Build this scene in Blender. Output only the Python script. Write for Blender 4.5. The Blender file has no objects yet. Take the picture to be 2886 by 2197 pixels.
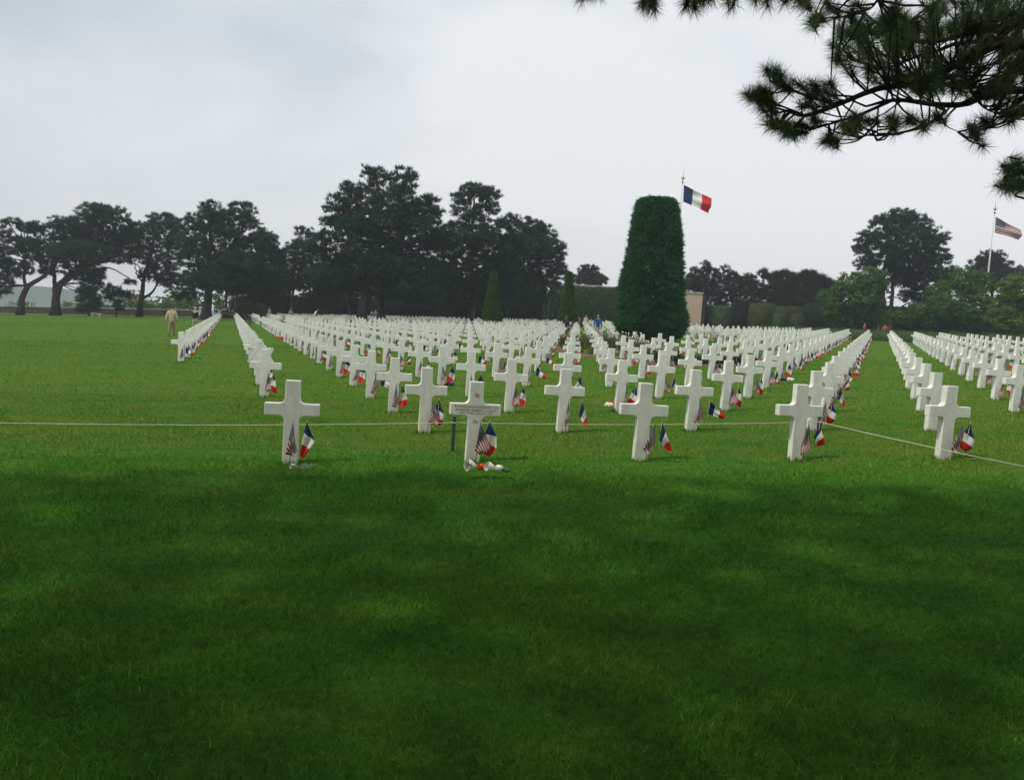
import bpy, bmesh, math, random
import numpy as np
from mathutils import Vector, Matrix
rng = np.random.default_rng(7); random.seed(7)
S = bpy.context.scene; COL = S.collection
R = math.radians

# ------------------------------------------------------------------ camera, sky, sun, exposure
F0, PITCH, ROLL, EYE = 2200.0, 0.07385, 0.06494, 1.85944       # focal length in pixels of a 2886 px wide frame
PW, PH = 2886, 2197
GX, GY = 0.04327, 0.025                                         # the lawn rises to the right and away
cp, sp, cr, sr = math.cos(PITCH), math.sin(PITCH), math.cos(ROLL), math.sin(ROLL)
fw = Vector((0, cp, -sp)); up = Vector((0, sp, cp)); rt = Vector((1, 0, 0))
cx_, cy_ = cr*rt + sr*up, -sr*rt + cr*up
cam = bpy.data.cameras.new('camera'); co = bpy.data.objects.new('camera', cam); COL.objects.link(co)
m = Matrix((cx_, cy_, -fw)).transposed().to_4x4(); m.translation = (0, 0, EYE); co.matrix_world = m
cam.sensor_fit = 'HORIZONTAL'; cam.sensor_width = 36; cam.lens = 36*F0/PW
cam.clip_end = 6000; cam.clip_start = 0.05
S.camera = co

SUN_EL = R(54)                       # the sun stands behind the left shoulder
sx, sy = math.sin(R(-118)), math.cos(R(-118))
to_sun = Vector((sx*math.cos(SUN_EL), sy*math.cos(SUN_EL), math.sin(SUN_EL)))
sl = bpy.data.lights.new('sun', 'SUN'); so = bpy.data.objects.new('sun', sl); COL.objects.link(so)
sl.energy = 2.0; sl.angle = R(3); sl.color = (1, .91, .74)
so.rotation_euler = to_sun.to_track_quat('Z', 'Y').to_euler()

W = bpy.data.worlds.new('World'); S.world = W; W.use_nodes = True
nt = W.node_tree; nt.nodes.clear()
def N(t, kind, **kw):
    n = t.nodes.new(kind)
    for k, v in kw.items():
        if k.startswith('i_'): n.inputs[k[2:].replace('_', ' ')].default_value = v
        else: setattr(n, k, v)
    return n
out = N(nt, 'ShaderNodeOutputWorld'); bg = N(nt, 'ShaderNodeBackground'); bg.inputs['Strength'].default_value = 0.1
sky = N(nt, 'ShaderNodeTexSky', sky_type='NISHITA', sun_disc=False)
sky.sun_elevation = SUN_EL; sky.sun_rotation = math.atan2(sx, sy)
tc = N(nt, 'ShaderNodeTexCoord'); sep = N(nt, 'ShaderNodeSeparateXYZ'); nt.links.new(tc.outputs['Generated'], sep.inputs[0])
mp = N(nt, 'ShaderNodeMapping'); mp.inputs['Scale'].default_value = (1.0, 1.0, 2.6); mp.inputs['Rotation'].default_value = (0, R(12), R(20))
nt.links.new(tc.outputs['Generated'], mp.inputs[0])
n1 = N(nt, 'ShaderNodeTexNoise', i_Scale=1.7, i_Detail=4.5, i_Roughness=.5, i_Distortion=.25); nt.links.new(mp.outputs[0], n1.inputs['Vector'])
rc = N(nt, 'ShaderNodeValToRGB'); gx = N(nt, 'ShaderNodeMath', operation='MULTIPLY_ADD'); nt.links.new(sep.outputs['X'], gx.inputs[0]); gx.inputs[1].default_value = .27; nt.links.new(n1.outputs['Fac'], gx.inputs[2])
nt.links.new(gx.outputs[0], rc.inputs[0])
rc.color_ramp.elements[0].position = .31; rc.color_ramp.elements[0].color = (4.1, 4.65, 5.15, 1)
rc.color_ramp.elements[1].position = .60; rc.color_ramp.elements[1].color = (6.85, 7.05, 7.15, 1)
# paler towards the horizon
hz = N(nt, 'ShaderNodeMapRange'); hz.inputs['From Min'].default_value = 0.0; hz.inputs['From Max'].default_value = .30
hz.inputs['To Min'].default_value = .8; hz.inputs['To Max'].default_value = 0.0; nt.links.new(sep.outputs['Z'], hz.inputs['Value'])
mh = N(nt, 'ShaderNodeMixRGB'); nt.links.new(hz.outputs[0], mh.inputs[0]); nt.links.new(rc.outputs[0], mh.inputs[1]); mh.inputs[2].default_value = (7.1, 7.05, 6.9, 1)
mx = N(nt, 'ShaderNodeMixRGB'); mx.inputs[0].default_value = .93
nt.links.new(sky.outputs[0], mx.inputs[1]); nt.links.new(mh.outputs[0], mx.inputs[2])
nt.links.new(mx.outputs[0], bg.inputs[0]); nt.links.new(bg.outputs[0], out.inputs[0])
S.view_settings.view_transform = 'Standard'; S.view_settings.look = 'None'; S.view_settings.gamma = 1
S.view_settings.use_curve_mapping = False; S.view_settings.exposure = 0.40

# ------------------------------------------------------------------ places
def ray(px, py):
    x, y = px-PW/2, py-PH/2
    x, y = cr*x+sr*y, -sr*x+cr*y
    u = -y/F0
    return np.array([x/F0, cp+u*sp, -sp+u*cp])
def gz(x, y):
    x = np.asarray(x, float); y = np.asarray(y, float)
    xx = np.where(x < -140, -140+(x+140)*.15, np.where(x > 160, 160+(x-160)*.1, x))
    z = GX*xx + GY*np.minimum(y, 150)
    return z - .07*np.clip(y-150, 0, 500) - .05*np.clip(y-150, 0, 350)*np.clip((-x-20)/60, 0, 1)
def gnd(px, py, h=0.0):
    d = ray(px, py); t = -(EYE-h)/(d[2]-GX*d[0]-GY*d[1]); return np.array([0, 0, EYE])+t*d
def at(px, py, Y):
    d = ray(px, py); t = Y/d[1]; return np.array([0, 0, EYE])+t*d
def project(P):
    P = np.atleast_2d(P); X, Y, Z = P[:, 0], P[:, 1], P[:, 2]-EYE
    d = Y*cp-Z*sp; u = Y*sp+Z*cp; d = np.where(d < .01, .01, d)
    x, y = F0*X/d, -F0*u/d
    return PW/2+cr*x-sr*y, PH/2+sr*x+cr*y
def foot(px, py, Y):
    p = at(px, py, Y); p[2] = float(gz(p[0], p[1])); return p

# ------------------------------------------------------------------ materials
def mat(name, rough=.6, spec=.3):
    M = bpy.data.materials.new(name); M.use_nodes = True; t = M.node_tree
    b = t.nodes['Principled BSDF']; b.inputs['Roughness'].default_value = rough
    b.inputs['Specular IOR Level'].default_value = spec
    return M, t, b
def ramp(t, src, cols, pos=None):
    r = N(t, 'ShaderNodeValToRGB'); e = r.color_ramp.elements
    pos = pos or [i/(len(cols)-1) for i in range(len(cols))]
    while len(e) < len(cols): e.new(.5)
    for i, (c, p) in enumerate(zip(cols, pos)): e[i].position = p; e[i].color = (*c, 1)
    t.links.new(src, r.inputs[0]); return r.outputs[0]
def noise(t, scale, detail=4, rough=.55, coord='Object', vec=None, stretch=None):
    c = N(t, 'ShaderNodeTexCoord').outputs[coord] if vec is None else vec
    if stretch:
        mm = N(t, 'ShaderNodeMapping'); mm.inputs['Scale'].default_value = stretch; t.links.new(c, mm.inputs[0]); c = mm.outputs[0]
    n = N(t, 'ShaderNodeTexNoise', i_Scale=scale, i_Detail=detail, i_Roughness=rough); t.links.new(c, n.inputs['Vector'])
    return n.outputs['Fac']
def mix(t, fac, a, b, mode='MIX'):
    n = N(t, 'ShaderNodeMixRGB', blend_type=mode)
    for i, v in enumerate((fac, a, b)):
        if isinstance(v, (int, float)): n.inputs[i].default_value = v
        elif isinstance(v, tuple): n.inputs[i].default_value = (*v, 1)
        else: t.links.new(v, n.inputs[i])
    return n.outputs[0]
def math_(t, op, a, b=None, c=None):
    n = N(t, 'ShaderNodeMath', operation=op)
    for i, v in enumerate((a, b, c)):
        if v is None: continue
        if isinstance(v, (int, float)): n.inputs[i].default_value = v
        else: t.links.new(v, n.inputs[i])
    return n.outputs[0]
def bump(t, b, h, strength=.3, dist=.02):
    n = N(t, 'ShaderNodeBump'); n.inputs['Strength'].default_value = strength; n.inputs['Distance'].default_value = dist
    t.links.new(h, n.inputs['Height']); t.links.new(n.outputs[0], b.inputs['Normal'])
def plain(name, c, rough=.6, var=.25, scale=8, spec=.3):
    M, t, b = mat(name, rough, spec)
    lo = tuple(max(0, v*(1-var)) for v in c); hi = tuple(v*(1+var) for v in c)
    t.links.new(ramp(t, noise(t, scale), [lo, hi], [.3, .7]), b.inputs['Base Color']); return M
def foliage(name, cols, rough=.62, scale=.35, transl=.3):
    """leaf colours: per-leaf variation and slow drift over the plant"""
    M, t, b = mat(name, rough, .15)
    g = N(t, 'ShaderNodeNewGeometry')
    a = math_(t, 'MULTIPLY', g.outputs['Random Per Island'], .55)
    a = math_(t, 'ADD', a, math_(t, 'MULTIPLY', noise(t, scale, 5, vec=g.outputs['Position']), .55))
    c = ramp(t, a, cols, [.18, .45, .62, .9]); t.links.new(c, b.inputs['Base Color'])
    if transl:
        tr = N(t, 'ShaderNodeBsdfTranslucent'); t.links.new(mix(t, 1.0, c, (1.5, 1.7, .9), 'MULTIPLY'), tr.inputs['Color'])
        ms = N(t, 'ShaderNodeMixShader'); ms.inputs[0].default_value = transl; t.links.new(b.outputs[0], ms.inputs[1]); t.links.new(tr.outputs[0], ms.inputs[2])
        t.links.new(ms.outputs[0], t.nodes['Material Output'].inputs['Surface'])
    return M
def grass_nodes(t, jitter=None):
    g = N(t, 'ShaderNodeNewGeometry'); pos = g.outputs['Position']
    a = noise(t, .22, 5, .6, vec=pos, stretch=(1, 1.5, 1)); bq = noise(t, 1.1, 5, .65, vec=pos, stretch=(.6, 1.8, 1))
    c1 = ramp(t, a, [(.076, .245, .027), (.100, .270, .027), (.145, .296, .030)], [.34, .5, .66])
    c2 = ramp(t, bq, [(.058, .226, .026), (.094, .266, .027), (.175, .308, .040)], [.38, .52, .66])
    c = mix(t, .5, c1, c2)
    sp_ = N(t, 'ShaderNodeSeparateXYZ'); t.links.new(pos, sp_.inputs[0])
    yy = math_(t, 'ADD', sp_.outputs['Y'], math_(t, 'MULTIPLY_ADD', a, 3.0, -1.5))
    yellow_mix = math_(t, 'MULTIPLY', math_(t, 'SMOOTH_MIN', math_(t, 'SUBTRACT', yy, 9.7), 1.0, .5), 1.0)       # patchy yellower tint from about the front row back
    yellow_mix = math_(t, 'MAXIMUM', math_(t, 'MULTIPLY', yellow_mix, math_(t, 'MULTIPLY_ADD', bq, 1.5, -.45)), 0)
    c = mix(t, math_(t, 'MINIMUM', yellow_mix, .6), c, (.185, .200, .040))
    f = noise(t, 14, 3, .7, vec=pos, stretch=(1, 1, 1))
    c = mix(t, .55, c, ramp(t, f, [(.55, .58, .5), (1.35, 1.3, 1.25)], [.3, .7]), 'MULTIPLY')
    return c, g
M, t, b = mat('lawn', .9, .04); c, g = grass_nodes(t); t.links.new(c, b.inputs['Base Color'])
bump(t, b, noise(t, 22, 6, .75, vec=g.outputs['Position']), .9, .05); LAWN = M
M.node_tree.links.new(mix(t, 1.0, c, (.64, .64, .62), 'MULTIPLY'), b.inputs['Base Color'])
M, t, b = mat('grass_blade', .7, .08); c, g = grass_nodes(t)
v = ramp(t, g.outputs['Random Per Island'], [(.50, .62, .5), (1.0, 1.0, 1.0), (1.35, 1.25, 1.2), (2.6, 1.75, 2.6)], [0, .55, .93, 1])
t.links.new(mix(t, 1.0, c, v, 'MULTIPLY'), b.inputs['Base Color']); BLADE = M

M, t, b = mat('white_marble', .42, .4)
oi = N(t, 'ShaderNodeObjectInfo'); tcn = N(t, 'ShaderNodeTexCoord')
vv = N(t, 'ShaderNodeVectorMath', operation='ADD'); t.links.new(tcn.outputs['Object'], vv.inputs[0]); t.links.new(oi.outputs['Random'], vv.inputs[1])
vs = N(t, 'ShaderNodeVectorMath', operation='ADD'); t.links.new(vv.outputs[0], vs.inputs[0]); t.links.new(oi.outputs['Location'], vs.inputs[1])
vn = noise(t, 3.0, 8, .62, vec=vs.outputs[0], stretch=(1.6, 1, .7)); fn = noise(t, 60, 3, .6, vec=vs.outputs[0])
c = ramp(t, vn, [(.79, .785, .745), (.87, .865, .825), (.75, .75, .73), (.86, .855, .81)], [.3, .46, .52, .66])
c = mix(t, .10, c, ramp(t, fn, [(.5, .5, .5), (1, 1, 1)]), 'MULTIPLY')
zz = N(t, 'ShaderNodeSeparateXYZ'); t.links.new(tcn.outputs['Object'], zz.inputs[0])
dirt = math_(t, 'MULTIPLY', math_(t, 'SUBTRACT', .16, math_(t, 'ADD', zz.outputs['Z'], math_(t, 'MULTIPLY', vn, .12))), 3.0)
dirt = math_(t, 'MAXIMUM', math_(t, 'MINIMUM', dirt, .35), 0)
c = mix(t, dirt, c, (.42, .45, .30)); t.links.new(c, b.inputs['Base Color'])
bump(t, b, fn, .12, .003); MARBLE = M

def flag_mat(name, french):
    M, t, b = mat(name, .75, .15)
    uv = N(t, 'ShaderNodeUVMap'); s = N(t, 'ShaderNodeSeparateXYZ'); t.links.new(uv.outputs[0], s.inputs[0])
    u, v = s.outputs['X'], s.outputs['Y']           # u along the fly, v down the hoist
    blue, white = (.016, .034, .145), (.70, .70, .70)
    if french:
        r = N(t, 'ShaderNodeValToRGB'); r.color_ramp.interpolation = 'CONSTANT'; e = r.color_ramp.elements
        e[0].position = 0; e[0].color = (*blue, 1); e[1].position = .333; e[1].color = (*white, 1)
        x = e.new(.666); x.color = (.58, .026, .024, 1); t.links.new(u, r.inputs[0]); c = r.outputs[0]
    else:
        st = math_(t, 'MODULO', math_(t, 'FLOOR', math_(t, 'MULTIPLY', v, 13)), 2)
        white = (.58, .57, .58); c = mix(t, st, (.27, .010, .018), white)
        can = math_(t, 'MULTIPLY', math_(t, 'LESS_THAN', u, .4), math_(t, 'LESS_THAN', v, 7/13))
        us, vs_ = math_(t, 'MULTIPLY', u, 6/.4), math_(t, 'MULTIPLY', v, 5/(7/13))
        def lat(off):
            a = math_(t, 'SUBTRACT', math_(t, 'FRACT', math_(t, 'ADD', us, off)), .5)
            q = math_(t, 'SUBTRACT', math_(t, 'FRACT', math_(t, 'ADD', vs_, off)), .5)
            d = math_(t, 'SQRT', math_(t, 'ADD', math_(t, 'MULTIPLY', a, a), math_(t, 'MULTIPLY', q, q)))
            return math_(t, 'LESS_THAN', d, .19)
        stars = math_(t, 'MAXIMUM', lat(0), lat(.5))
        c = mix(t, can, c, mix(t, stars, (.014, .018, .075), white))
    t.links.new(mix(t, .25, c, ramp(t, noise(t, 9, 3), [(.6, .6, .6), (1, 1, 1)]), 'MULTIPLY'), b.inputs['Base Color'])
    return M
FR, US = flag_mat('french_cloth', True), flag_mat('american_cloth', False)
STICK = plain('stick_wood', (.42, .33, .16), .6, .2, 30); DARKSTICK = plain('stick_dark', (.10, .085, .05), .6, .2, 30)
GOLD = plain('gold_tip', (.45, .30, .07), .35, .2, 30)
BARK = plain('pine_bark', (.050, .041, .034), .9, .5, 3.0); BARK2 = plain('grey_bark', (.10, .086, .073), .9, .35, 3.0)
BARKN = plain('near_bark', (.045, .036, .028), .9, .5, 14)
PINE = foliage('pine_needles', [(.008, .028, .022), (.015, .048, .036), (.026, .068, .050), (.044, .094, .064)])
PINE2 = foliage('pine_needles_brown', [(.009, .027, .019), (.017, .045, .029), (.030, .062, .036), (.054, .084, .046)])
NEARP = foliage('near_pine_needles', [(.040, .066, .054), (.066, .102, .078), (.095, .135, .098), (.15, .165, .105)], scale=2.5, transl=.5)
CONI = foliage('dark_conifer', [(.008, .020, .014), (.015, .031, .022), (.024, .042, .030), (.034, .055, .036)])
CYP = foliage('cypress_leaf', [(.007, .046, .023), (.016, .082, .038), (.034, .118, .052), (.064, .162, .068)], scale=.8)
LEAF = foliage('broad_leaf', [(.032, .078, .018), (.048, .108, .024), (.066, .138, .030), (.090, .165, .040)], scale=.45)
YEW = foliage('yew_leaf', [(.030, .064, .014), (.048, .098, .019), (.068, .126, .024), (.10, .155, .034)], scale=.8)
LEAF2 = foliage('pale_leaf', [(.050, .085, .022), (.080, .125, .028), (.105, .155, .036), (.14, .19, .05)], scale=.45)
HEDGE = foliage('hedge_leaf', [(.024, .052, .020), (.040, .076, .029), (.056, .100, .038), (.08, .13, .05)], scale=.8)
DHEDGE = foliage('dark_hedge_leaf', [(.007, .018, .011), (.013, .028, .017), (.020, .038, .022), (.03, .052, .03)], scale=.5)
BHEDGE = foliage('brown_hedge_leaf', [(.040, .055, .020), (.062, .080, .028), (.082, .100, .036), (.11, .13, .05)], scale=.8)
ROSE = foliage('rose_leaf', [(.030, .050, .020), (.050, .068, .028), (.07, .084, .038), (.14, .10, .06)], scale=1.5)
STONE = plain('memorial_stone', (.50, .375, .285), .8, .06, 1.2); DARKEDGE = plain('dark_edge', (.06, .05, .05), .9)
GSTONE = plain('rubble_wall', (.075, .075, .055), .9, .5, 2.5); CAP = plain('wall_coping', (.40, .40, .37), .8, .25, 1.5)
PATH = plain('gravel_path', (.26, .20, .16), .95, .2, 2); SOIL = plain('bed_soil', (.13, .078, .048), .95, .35, 5)
POSTM = plain('green_post', (.028, .070, .048), .5, .25, 12); ROPE = plain('rope', (.62, .60, .50), .8, .15, 40)
METAL = plain('pole_metal', (.55, .56, .58), .4, .08, 3); BRONZE = plain('finial_bronze', (.05, .06, .06), .5)
PETALW = plain('white_petal', (.85, .83, .72), .6, .12, 30); PETALR = plain('red_petal', (.62, .06, .012), .6, .3, 30)
PETALP = plain('pink_petal', (.62, .045, .13), .6, .3, 30); STEM = plain('flower_stem', (.09, .17, .06), .6, .35, 20)
PETALB = plain('blue_ribbon', (.018, .030, .20), .6, .25, 20); HILL = plain('hill_green', (.08, .115, .075), .95, .3, .01)
PETALC = plain('coral_petal', (.5, .09, .08), .6, .3, 30)

# ------------------------------------------------------------------ object helpers
def link(o, parent=None):
    COL.objects.link(o)
    if parent: o.parent = parent
    return o
def tag(o, label=None, cat=None, group=None, kind=None):
    for k, v in (('label', label), ('category', cat), ('group', group), ('kind', kind)):
        if v: o[k] = v
    return o
def thing(name, loc, label, cat, group=None, rz=0):
    o = bpy.data.objects.new(name, None); o.empty_display_size = .2; COL.objects.link(o)
    o.location = loc; o.rotation_euler = (0, 0, rz); return tag(o, label, cat, group)
def tri_mesh(name, V, F, mats=(), smooth=False, uv=None, mi=None):
    V = np.asarray(V, np.float32); F = np.asarray(F, np.int32); k = F.shape[1]
    me = bpy.data.meshes.new(name); me.vertices.add(len(V)); me.vertices.foreach_set('co', V.ravel())
    me.loops.add(F.size); me.loops.foreach_set('vertex_index', F.ravel())
    me.polygons.add(len(F)); me.polygons.foreach_set('loop_start', np.arange(0, F.size, k, dtype=np.int32))
    if smooth: me.polygons.foreach_set('use_smooth', np.ones(len(F), bool))
    for x in mats: me.materials.append(x)
    if mi is not None: me.polygons.foreach_set('material_index', np.asarray(mi, np.int32))
    if uv is not None:
        l = me.uv_layers.new(name='UVMap'); l.data.foreach_set('uv', np.asarray(uv, np.float32)[F.ravel()].ravel())
    me.update(calc_edges=True); return me
class MB:
    """collects shapes for one mesh object"""
    def __init__(s): s.v = []; s.f = []; s.m = []; s.n = 0
    def add(s, V, Fs, mi=0):
        s.v += [tuple(map(float, p)) for p in V]; s.f += [tuple(i+s.n for i in f) for f in Fs]; s.m += [mi]*len(Fs); s.n = len(s.v)
    def box(s, c, d, mi=0, taper=1.0, M=None):
        x, y, z = np.array(d)/2; V = []
        for k, (a, b_, e) in enumerate([(-x, -y, -z), (x, -y, -z), (x, y, -z), (-x, y, -z), (-x, -y, z), (x, -y, z), (x, y, z), (-x, y, z)]):
            q = Vector((a*(taper if k > 3 else 1), b_*(taper if k > 3 else 1), e))
            if M: q = M @ q
            V.append(q+Vector(c))
        s.add(V, [(0, 3, 2, 1), (4, 5, 6, 7), (0, 1, 5, 4), (1, 2, 6, 5), (2, 3, 7, 6), (3, 0, 4, 7)], mi)
    def tube(s, pts, rad, n=7, mi=0, cap=True):
        pts = [Vector(p) for p in pts]; rings = []
        if isinstance(rad, (int, float)): rad = [rad]*len(pts)
        u0 = None; V = []
        for i, p in enumerate(pts):
            d = (pts[min(i+1, len(pts)-1)]-pts[max(i-1, 0)]).normalized()
            if u0 is None: u0 = d.orthogonal().normalized()
            u0 = (u0-d*u0.dot(d)).normalized(); w = d.cross(u0)
            V += [p+(u0*math.cos(2*math.pi*k/n)+w*math.sin(2*math.pi*k/n))*rad[i] for k in range(n)]
        Fs = [(i*n+k, i*n+(k+1) % n, (i+1)*n+(k+1) % n, (i+1)*n+k) for i in range(len(pts)-1) for k in range(n)]
        if cap: Fs += [tuple(reversed(range(n))), tuple(range((len(pts)-1)*n, len(pts)*n))]
        s.add(V, Fs, mi)
    def ball(s, c, r, mi=0, nu=10, nv=6, fn=None):
        r = (r, r, r) if isinstance(r, (int, float)) else r; V = []
        for j in range(nv+1):
            th = math.pi*j/nv
            for i in range(nu):
                ph = 2*math.pi*i/nu; q = Vector((math.sin(th)*math.cos(ph)*r[0], math.sin(th)*math.sin(ph)*r[1], math.cos(th)*r[2]))
                if fn: q = fn(q)
                V.append(q+Vector(c))
        s.add(V, [(j*nu+i, (j+1)*nu+i, (j+1)*nu+(i+1) % nu, j*nu+(i+1) % nu) for j in range(nv) for i in range(nu)], mi)
    def mesh(s, name, mats, smooth=True):
        me = bpy.data.meshes.new(name); me.from_pydata(s.v, [], s.f)
        for x in (mats if isinstance(mats, (list, tuple)) else [mats]): me.materials.append(x)
        me.polygons.foreach_set('material_index', np.array(s.m, np.int32))
        if smooth: me.polygons.foreach_set('use_smooth', np.ones(len(s.f), bool))
        me.update(); return me
    def build(s, name, mats, parent=None, smooth=True):
        return link(bpy.data.objects.new(name, s.mesh(name, mats, smooth)), parent)
def curve_pts(P, n=14):
    """smooth path through the points (Catmull-Rom)"""
    P = [np.array(p, float) for p in P]
    if len(P) < 3: return [P[0]+(P[-1]-P[0])*i/n for i in range(n+1)]
    Q = [2*P[0]-P[1]]+P+[2*P[-1]-P[-2]]; o = []
    for i in range(1, len(Q)-2):
        for k in range(max(2, n//(len(P)-1))):
            t_ = k/max(2, n//(len(P)-1)); a, b_, c_, d = Q[i-1:i+3]
            o.append(.5*((2*b_)+(-a+c_)*t_+(2*a-5*b_+4*c_-d)*t_**2+(-a+3*b_-3*c_+d)*t_**3))
    return o+[P[-1]]
def unit(v): return v/np.maximum(np.linalg.norm(v, axis=-1, keepdims=True), 1e-6)

# leaf clouds: arrays of little triangles / rhombs
def tufts(C, D, ln, wd, k, spread=.7, jit=.12):
    """k thin pointed blades out of every centre, around direction D"""
    C = np.repeat(np.asarray(C), k, 0); D = np.repeat(np.asarray(D), k, 0); n = len(C)
    d = unit(unit(D)+rng.normal(0, spread, (n, 3)))
    L = ln*rng.uniform(.6, 1.15, (n, 1)); side = unit(np.cross(d, rng.normal(0, 1, (n, 3))))
    c = C+rng.normal(0, jit*ln, (n, 3)); w = wd*rng.uniform(.7, 1.2, (n, 1))
    V = np.stack([c-side*w*.5, c+side*w*.5, c+d*L], 1).reshape(-1, 3)
    return V, np.arange(3*n).reshape(-1, 3)
def leaves(C, D, size, flat=.8):
    n = len(C); nrm = unit(np.asarray(D)*.7+rng.normal(0, flat, (n, 3)))
    a = unit(np.cross(nrm, rng.normal(0, 1, (n, 3)))); b_ = np.cross(nrm, a); s = size*rng.uniform(.6, 1.3, (n, 1))
    V = np.stack([C-a*s*.5, C-b_*s*.32, C+a*s*.5, C+b_*s*.32], 1).reshape(-1, 3)
    return V, np.arange(4*n).reshape(-1, 4)
def shell(n, bias=.45):
    d = unit(rng.normal(0, 1, (n, 3))); return d*(rng.uniform(0, 1, (n, 1))**bias), d

# ------------------------------------------------------------------ the ground
def make_ground():
    ys = np.concatenate([np.linspace(-60, 0, 13), np.linspace(1, 60, 60), np.linspace(63, 200, 46), np.linspace(210, 640, 30), [700, 900, 1300]])
    xs = np.concatenate([[-1400, -900, -500], np.linspace(-300, -90, 22), np.linspace(-85, 120, 83), np.linspace(130, 300, 18), [500, 900, 1400]])
    X, Y = np.meshgrid(xs, ys); Z = gz(X, Y)
    V = np.stack([X, Y, Z], -1).reshape(-1, 3); nx = len(xs)
    F = [(j*nx+i, j*nx+i+1, (j+1)*nx+i+1, (j+1)*nx+i) for j in range(len(ys)-1) for i in range(nx-1)]
    o = link(bpy.data.objects.new('ground', tri_mesh('ground', V, F, [LAWN], True))); tag(o, kind='structure')
make_ground()
def lumps(x, y):
    return (np.sin(x*1.7+np.sin(y*1.1)*1.3)*np.sin(y*2.3+x*.6)+.6*np.sin(x*4.1+y*1.7)*np.sin(y*5.3-x))
def make_grass():
    Vs, Fs, off = [], [], 0
    for y0, y1, n, h, w in ((-1.5, 2.3, 60000, .046, .006), (2.3, 5.5, 250000, .046, .0042), (5.5, 9.5, 240000, .046, .0056), (9.5, 16, 180000, .044, .008), (16, 38, 190000, .046, .017), (32, 75, 160000, .045, .036), (60, 118, 110000, .045, .07)):
        q = rng.uniform(0, 1, n); o_ = 4.5; y = np.sqrt((y0+o_)**2+q*((y1+o_)**2-(y0+o_)**2)); x = y*rng.uniform(-.84, .84, n); y = y-o_
        lm = lumps(x, y); c = np.stack([x, y, gz(x, y)], 1)
        bare = (np.hypot((x-2.25)/.5, (y-3.05)/.16) < 1) | (np.hypot((x-1.1)/.3, (y-2.95)/.10) < 1)
        keep = ~(bare & (rng.uniform(0, 1, n) < .75)); c = c[keep]; lm = lm[keep]; n = len(c)
        lean = rng.normal(0, .75, (n, 2)); d = unit(np.column_stack([lean, np.ones(n)]))
        L = (h*(rng.uniform(.45, 1.15, n)+.9*(rng.uniform(0, 1, n) < .03))*(1+.36*lm))[:, None]; side = unit(np.cross(d, rng.normal(0, 1, (n, 3)))); ww = w*rng.uniform(.6, 1.2, (n, 1))
        Vs.append(np.stack([c-side*ww*.5, c+side*ww*.5, c+d*L], 1).reshape(-1, 3)); Fs.append(np.arange(3*n).reshape(-1, 3)+off); off += 3*n
    ft = near[:160]; m_ = 70; P = np.repeat(np.array([s[3] for s in ft]), m_, 0); u = rng.uniform(-1, 1, (len(P), 2)); e = rng.integers(0, 2, len(P)); sg = np.sign(rng.uniform(-1, 1, len(P)))
    u[np.arange(len(P)), e] = sg*(1+np.abs(rng.normal(0, .16, len(P)))); c, s_ = math.cos(YAW), math.sin(YAW); q = u*np.array([.10, .062]); P[:, 0] += q[:, 0]*c-q[:, 1]*s_; P[:, 1] += q[:, 0]*s_+q[:, 1]*c; P[:, 2] = gz(P[:, 0], P[:, 1])
    n = len(P); d = unit(np.column_stack([rng.normal(0, .4, (n, 2)), np.ones(n)])); side = unit(np.cross(d, rng.normal(0, 1, (n, 3)))); ww = (.003+.0004*P[:, 1])[:, None]; L = rng.uniform(.035, .085, (n, 1))
    Vs.append(np.stack([P-side*ww, P+side*ww, P+d*L], 1).reshape(-1, 3)); Fs.append(np.arange(3*n).reshape(-1, 3)+off)
    o = link(bpy.data.objects.new('grass', tri_mesh('grass', np.concatenate(Vs), np.concatenate(Fs), [BLADE])))
    tag(o, 'short mown green grass of the lawn', None, None, 'stuff')

# ------------------------------------------------------------------ grave crosses
OX, UX, VX = np.array([-2.5629, 9.1604]), np.array([2.12372, .36537]), np.array([-.86246, 2.36205])
SEEN = {(0,0):(817,1305),(1,1):(1195,1219),(1,2):(1107,1163),(1,3):(1042,1122),(1,4):(995,1088),(1,5):(956,1063),(1,6):(927,1043),(0,3):(744,1118),(-1,7):(510,1020),
 (1,0):(1330,1300),(2,2):(1434,1162),(2,1):(1583,1218),(2,0):(1802,1297),(3,1):(1946,1214),(4,2):(2042,1157),(3,0):(2241,1295),(4,3):(1857,1122),(5,3):(2106,1122),(6,4):(2156,1095),
 (4,0):(2656,1293),(5,1):(2621,1214),(6,2):(2596,1160),(7,3):(2578,1125),(8,4):(2562,1096),(7,2):(2857,1162),(8,3):(2804,1127),(9,4):(2764,1096)}
YAW = R(11)
def cross_outline():
    s0, s1, s2, a, z0, z1, ht, r = .0905, .0875, .085, .317, .582, .727, 1.0, .06
    P = [(s0, -.06)]
    for k in range(6): th = R(180)-R(90)*k/5; P.append((s1+r+r*math.cos(th), z0-r+r*math.sin(th)))
    P += [(a, z0+.002), (a, z1-.002)]
    for k in range(6): th = R(270)-R(90)*k/5; P.append((s1+r+r*math.cos(th), z1+r+r*math.sin(th)))
    P += [(s2, ht)]
    return P+[(-x, z) for x, z in reversed(P)]
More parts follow.
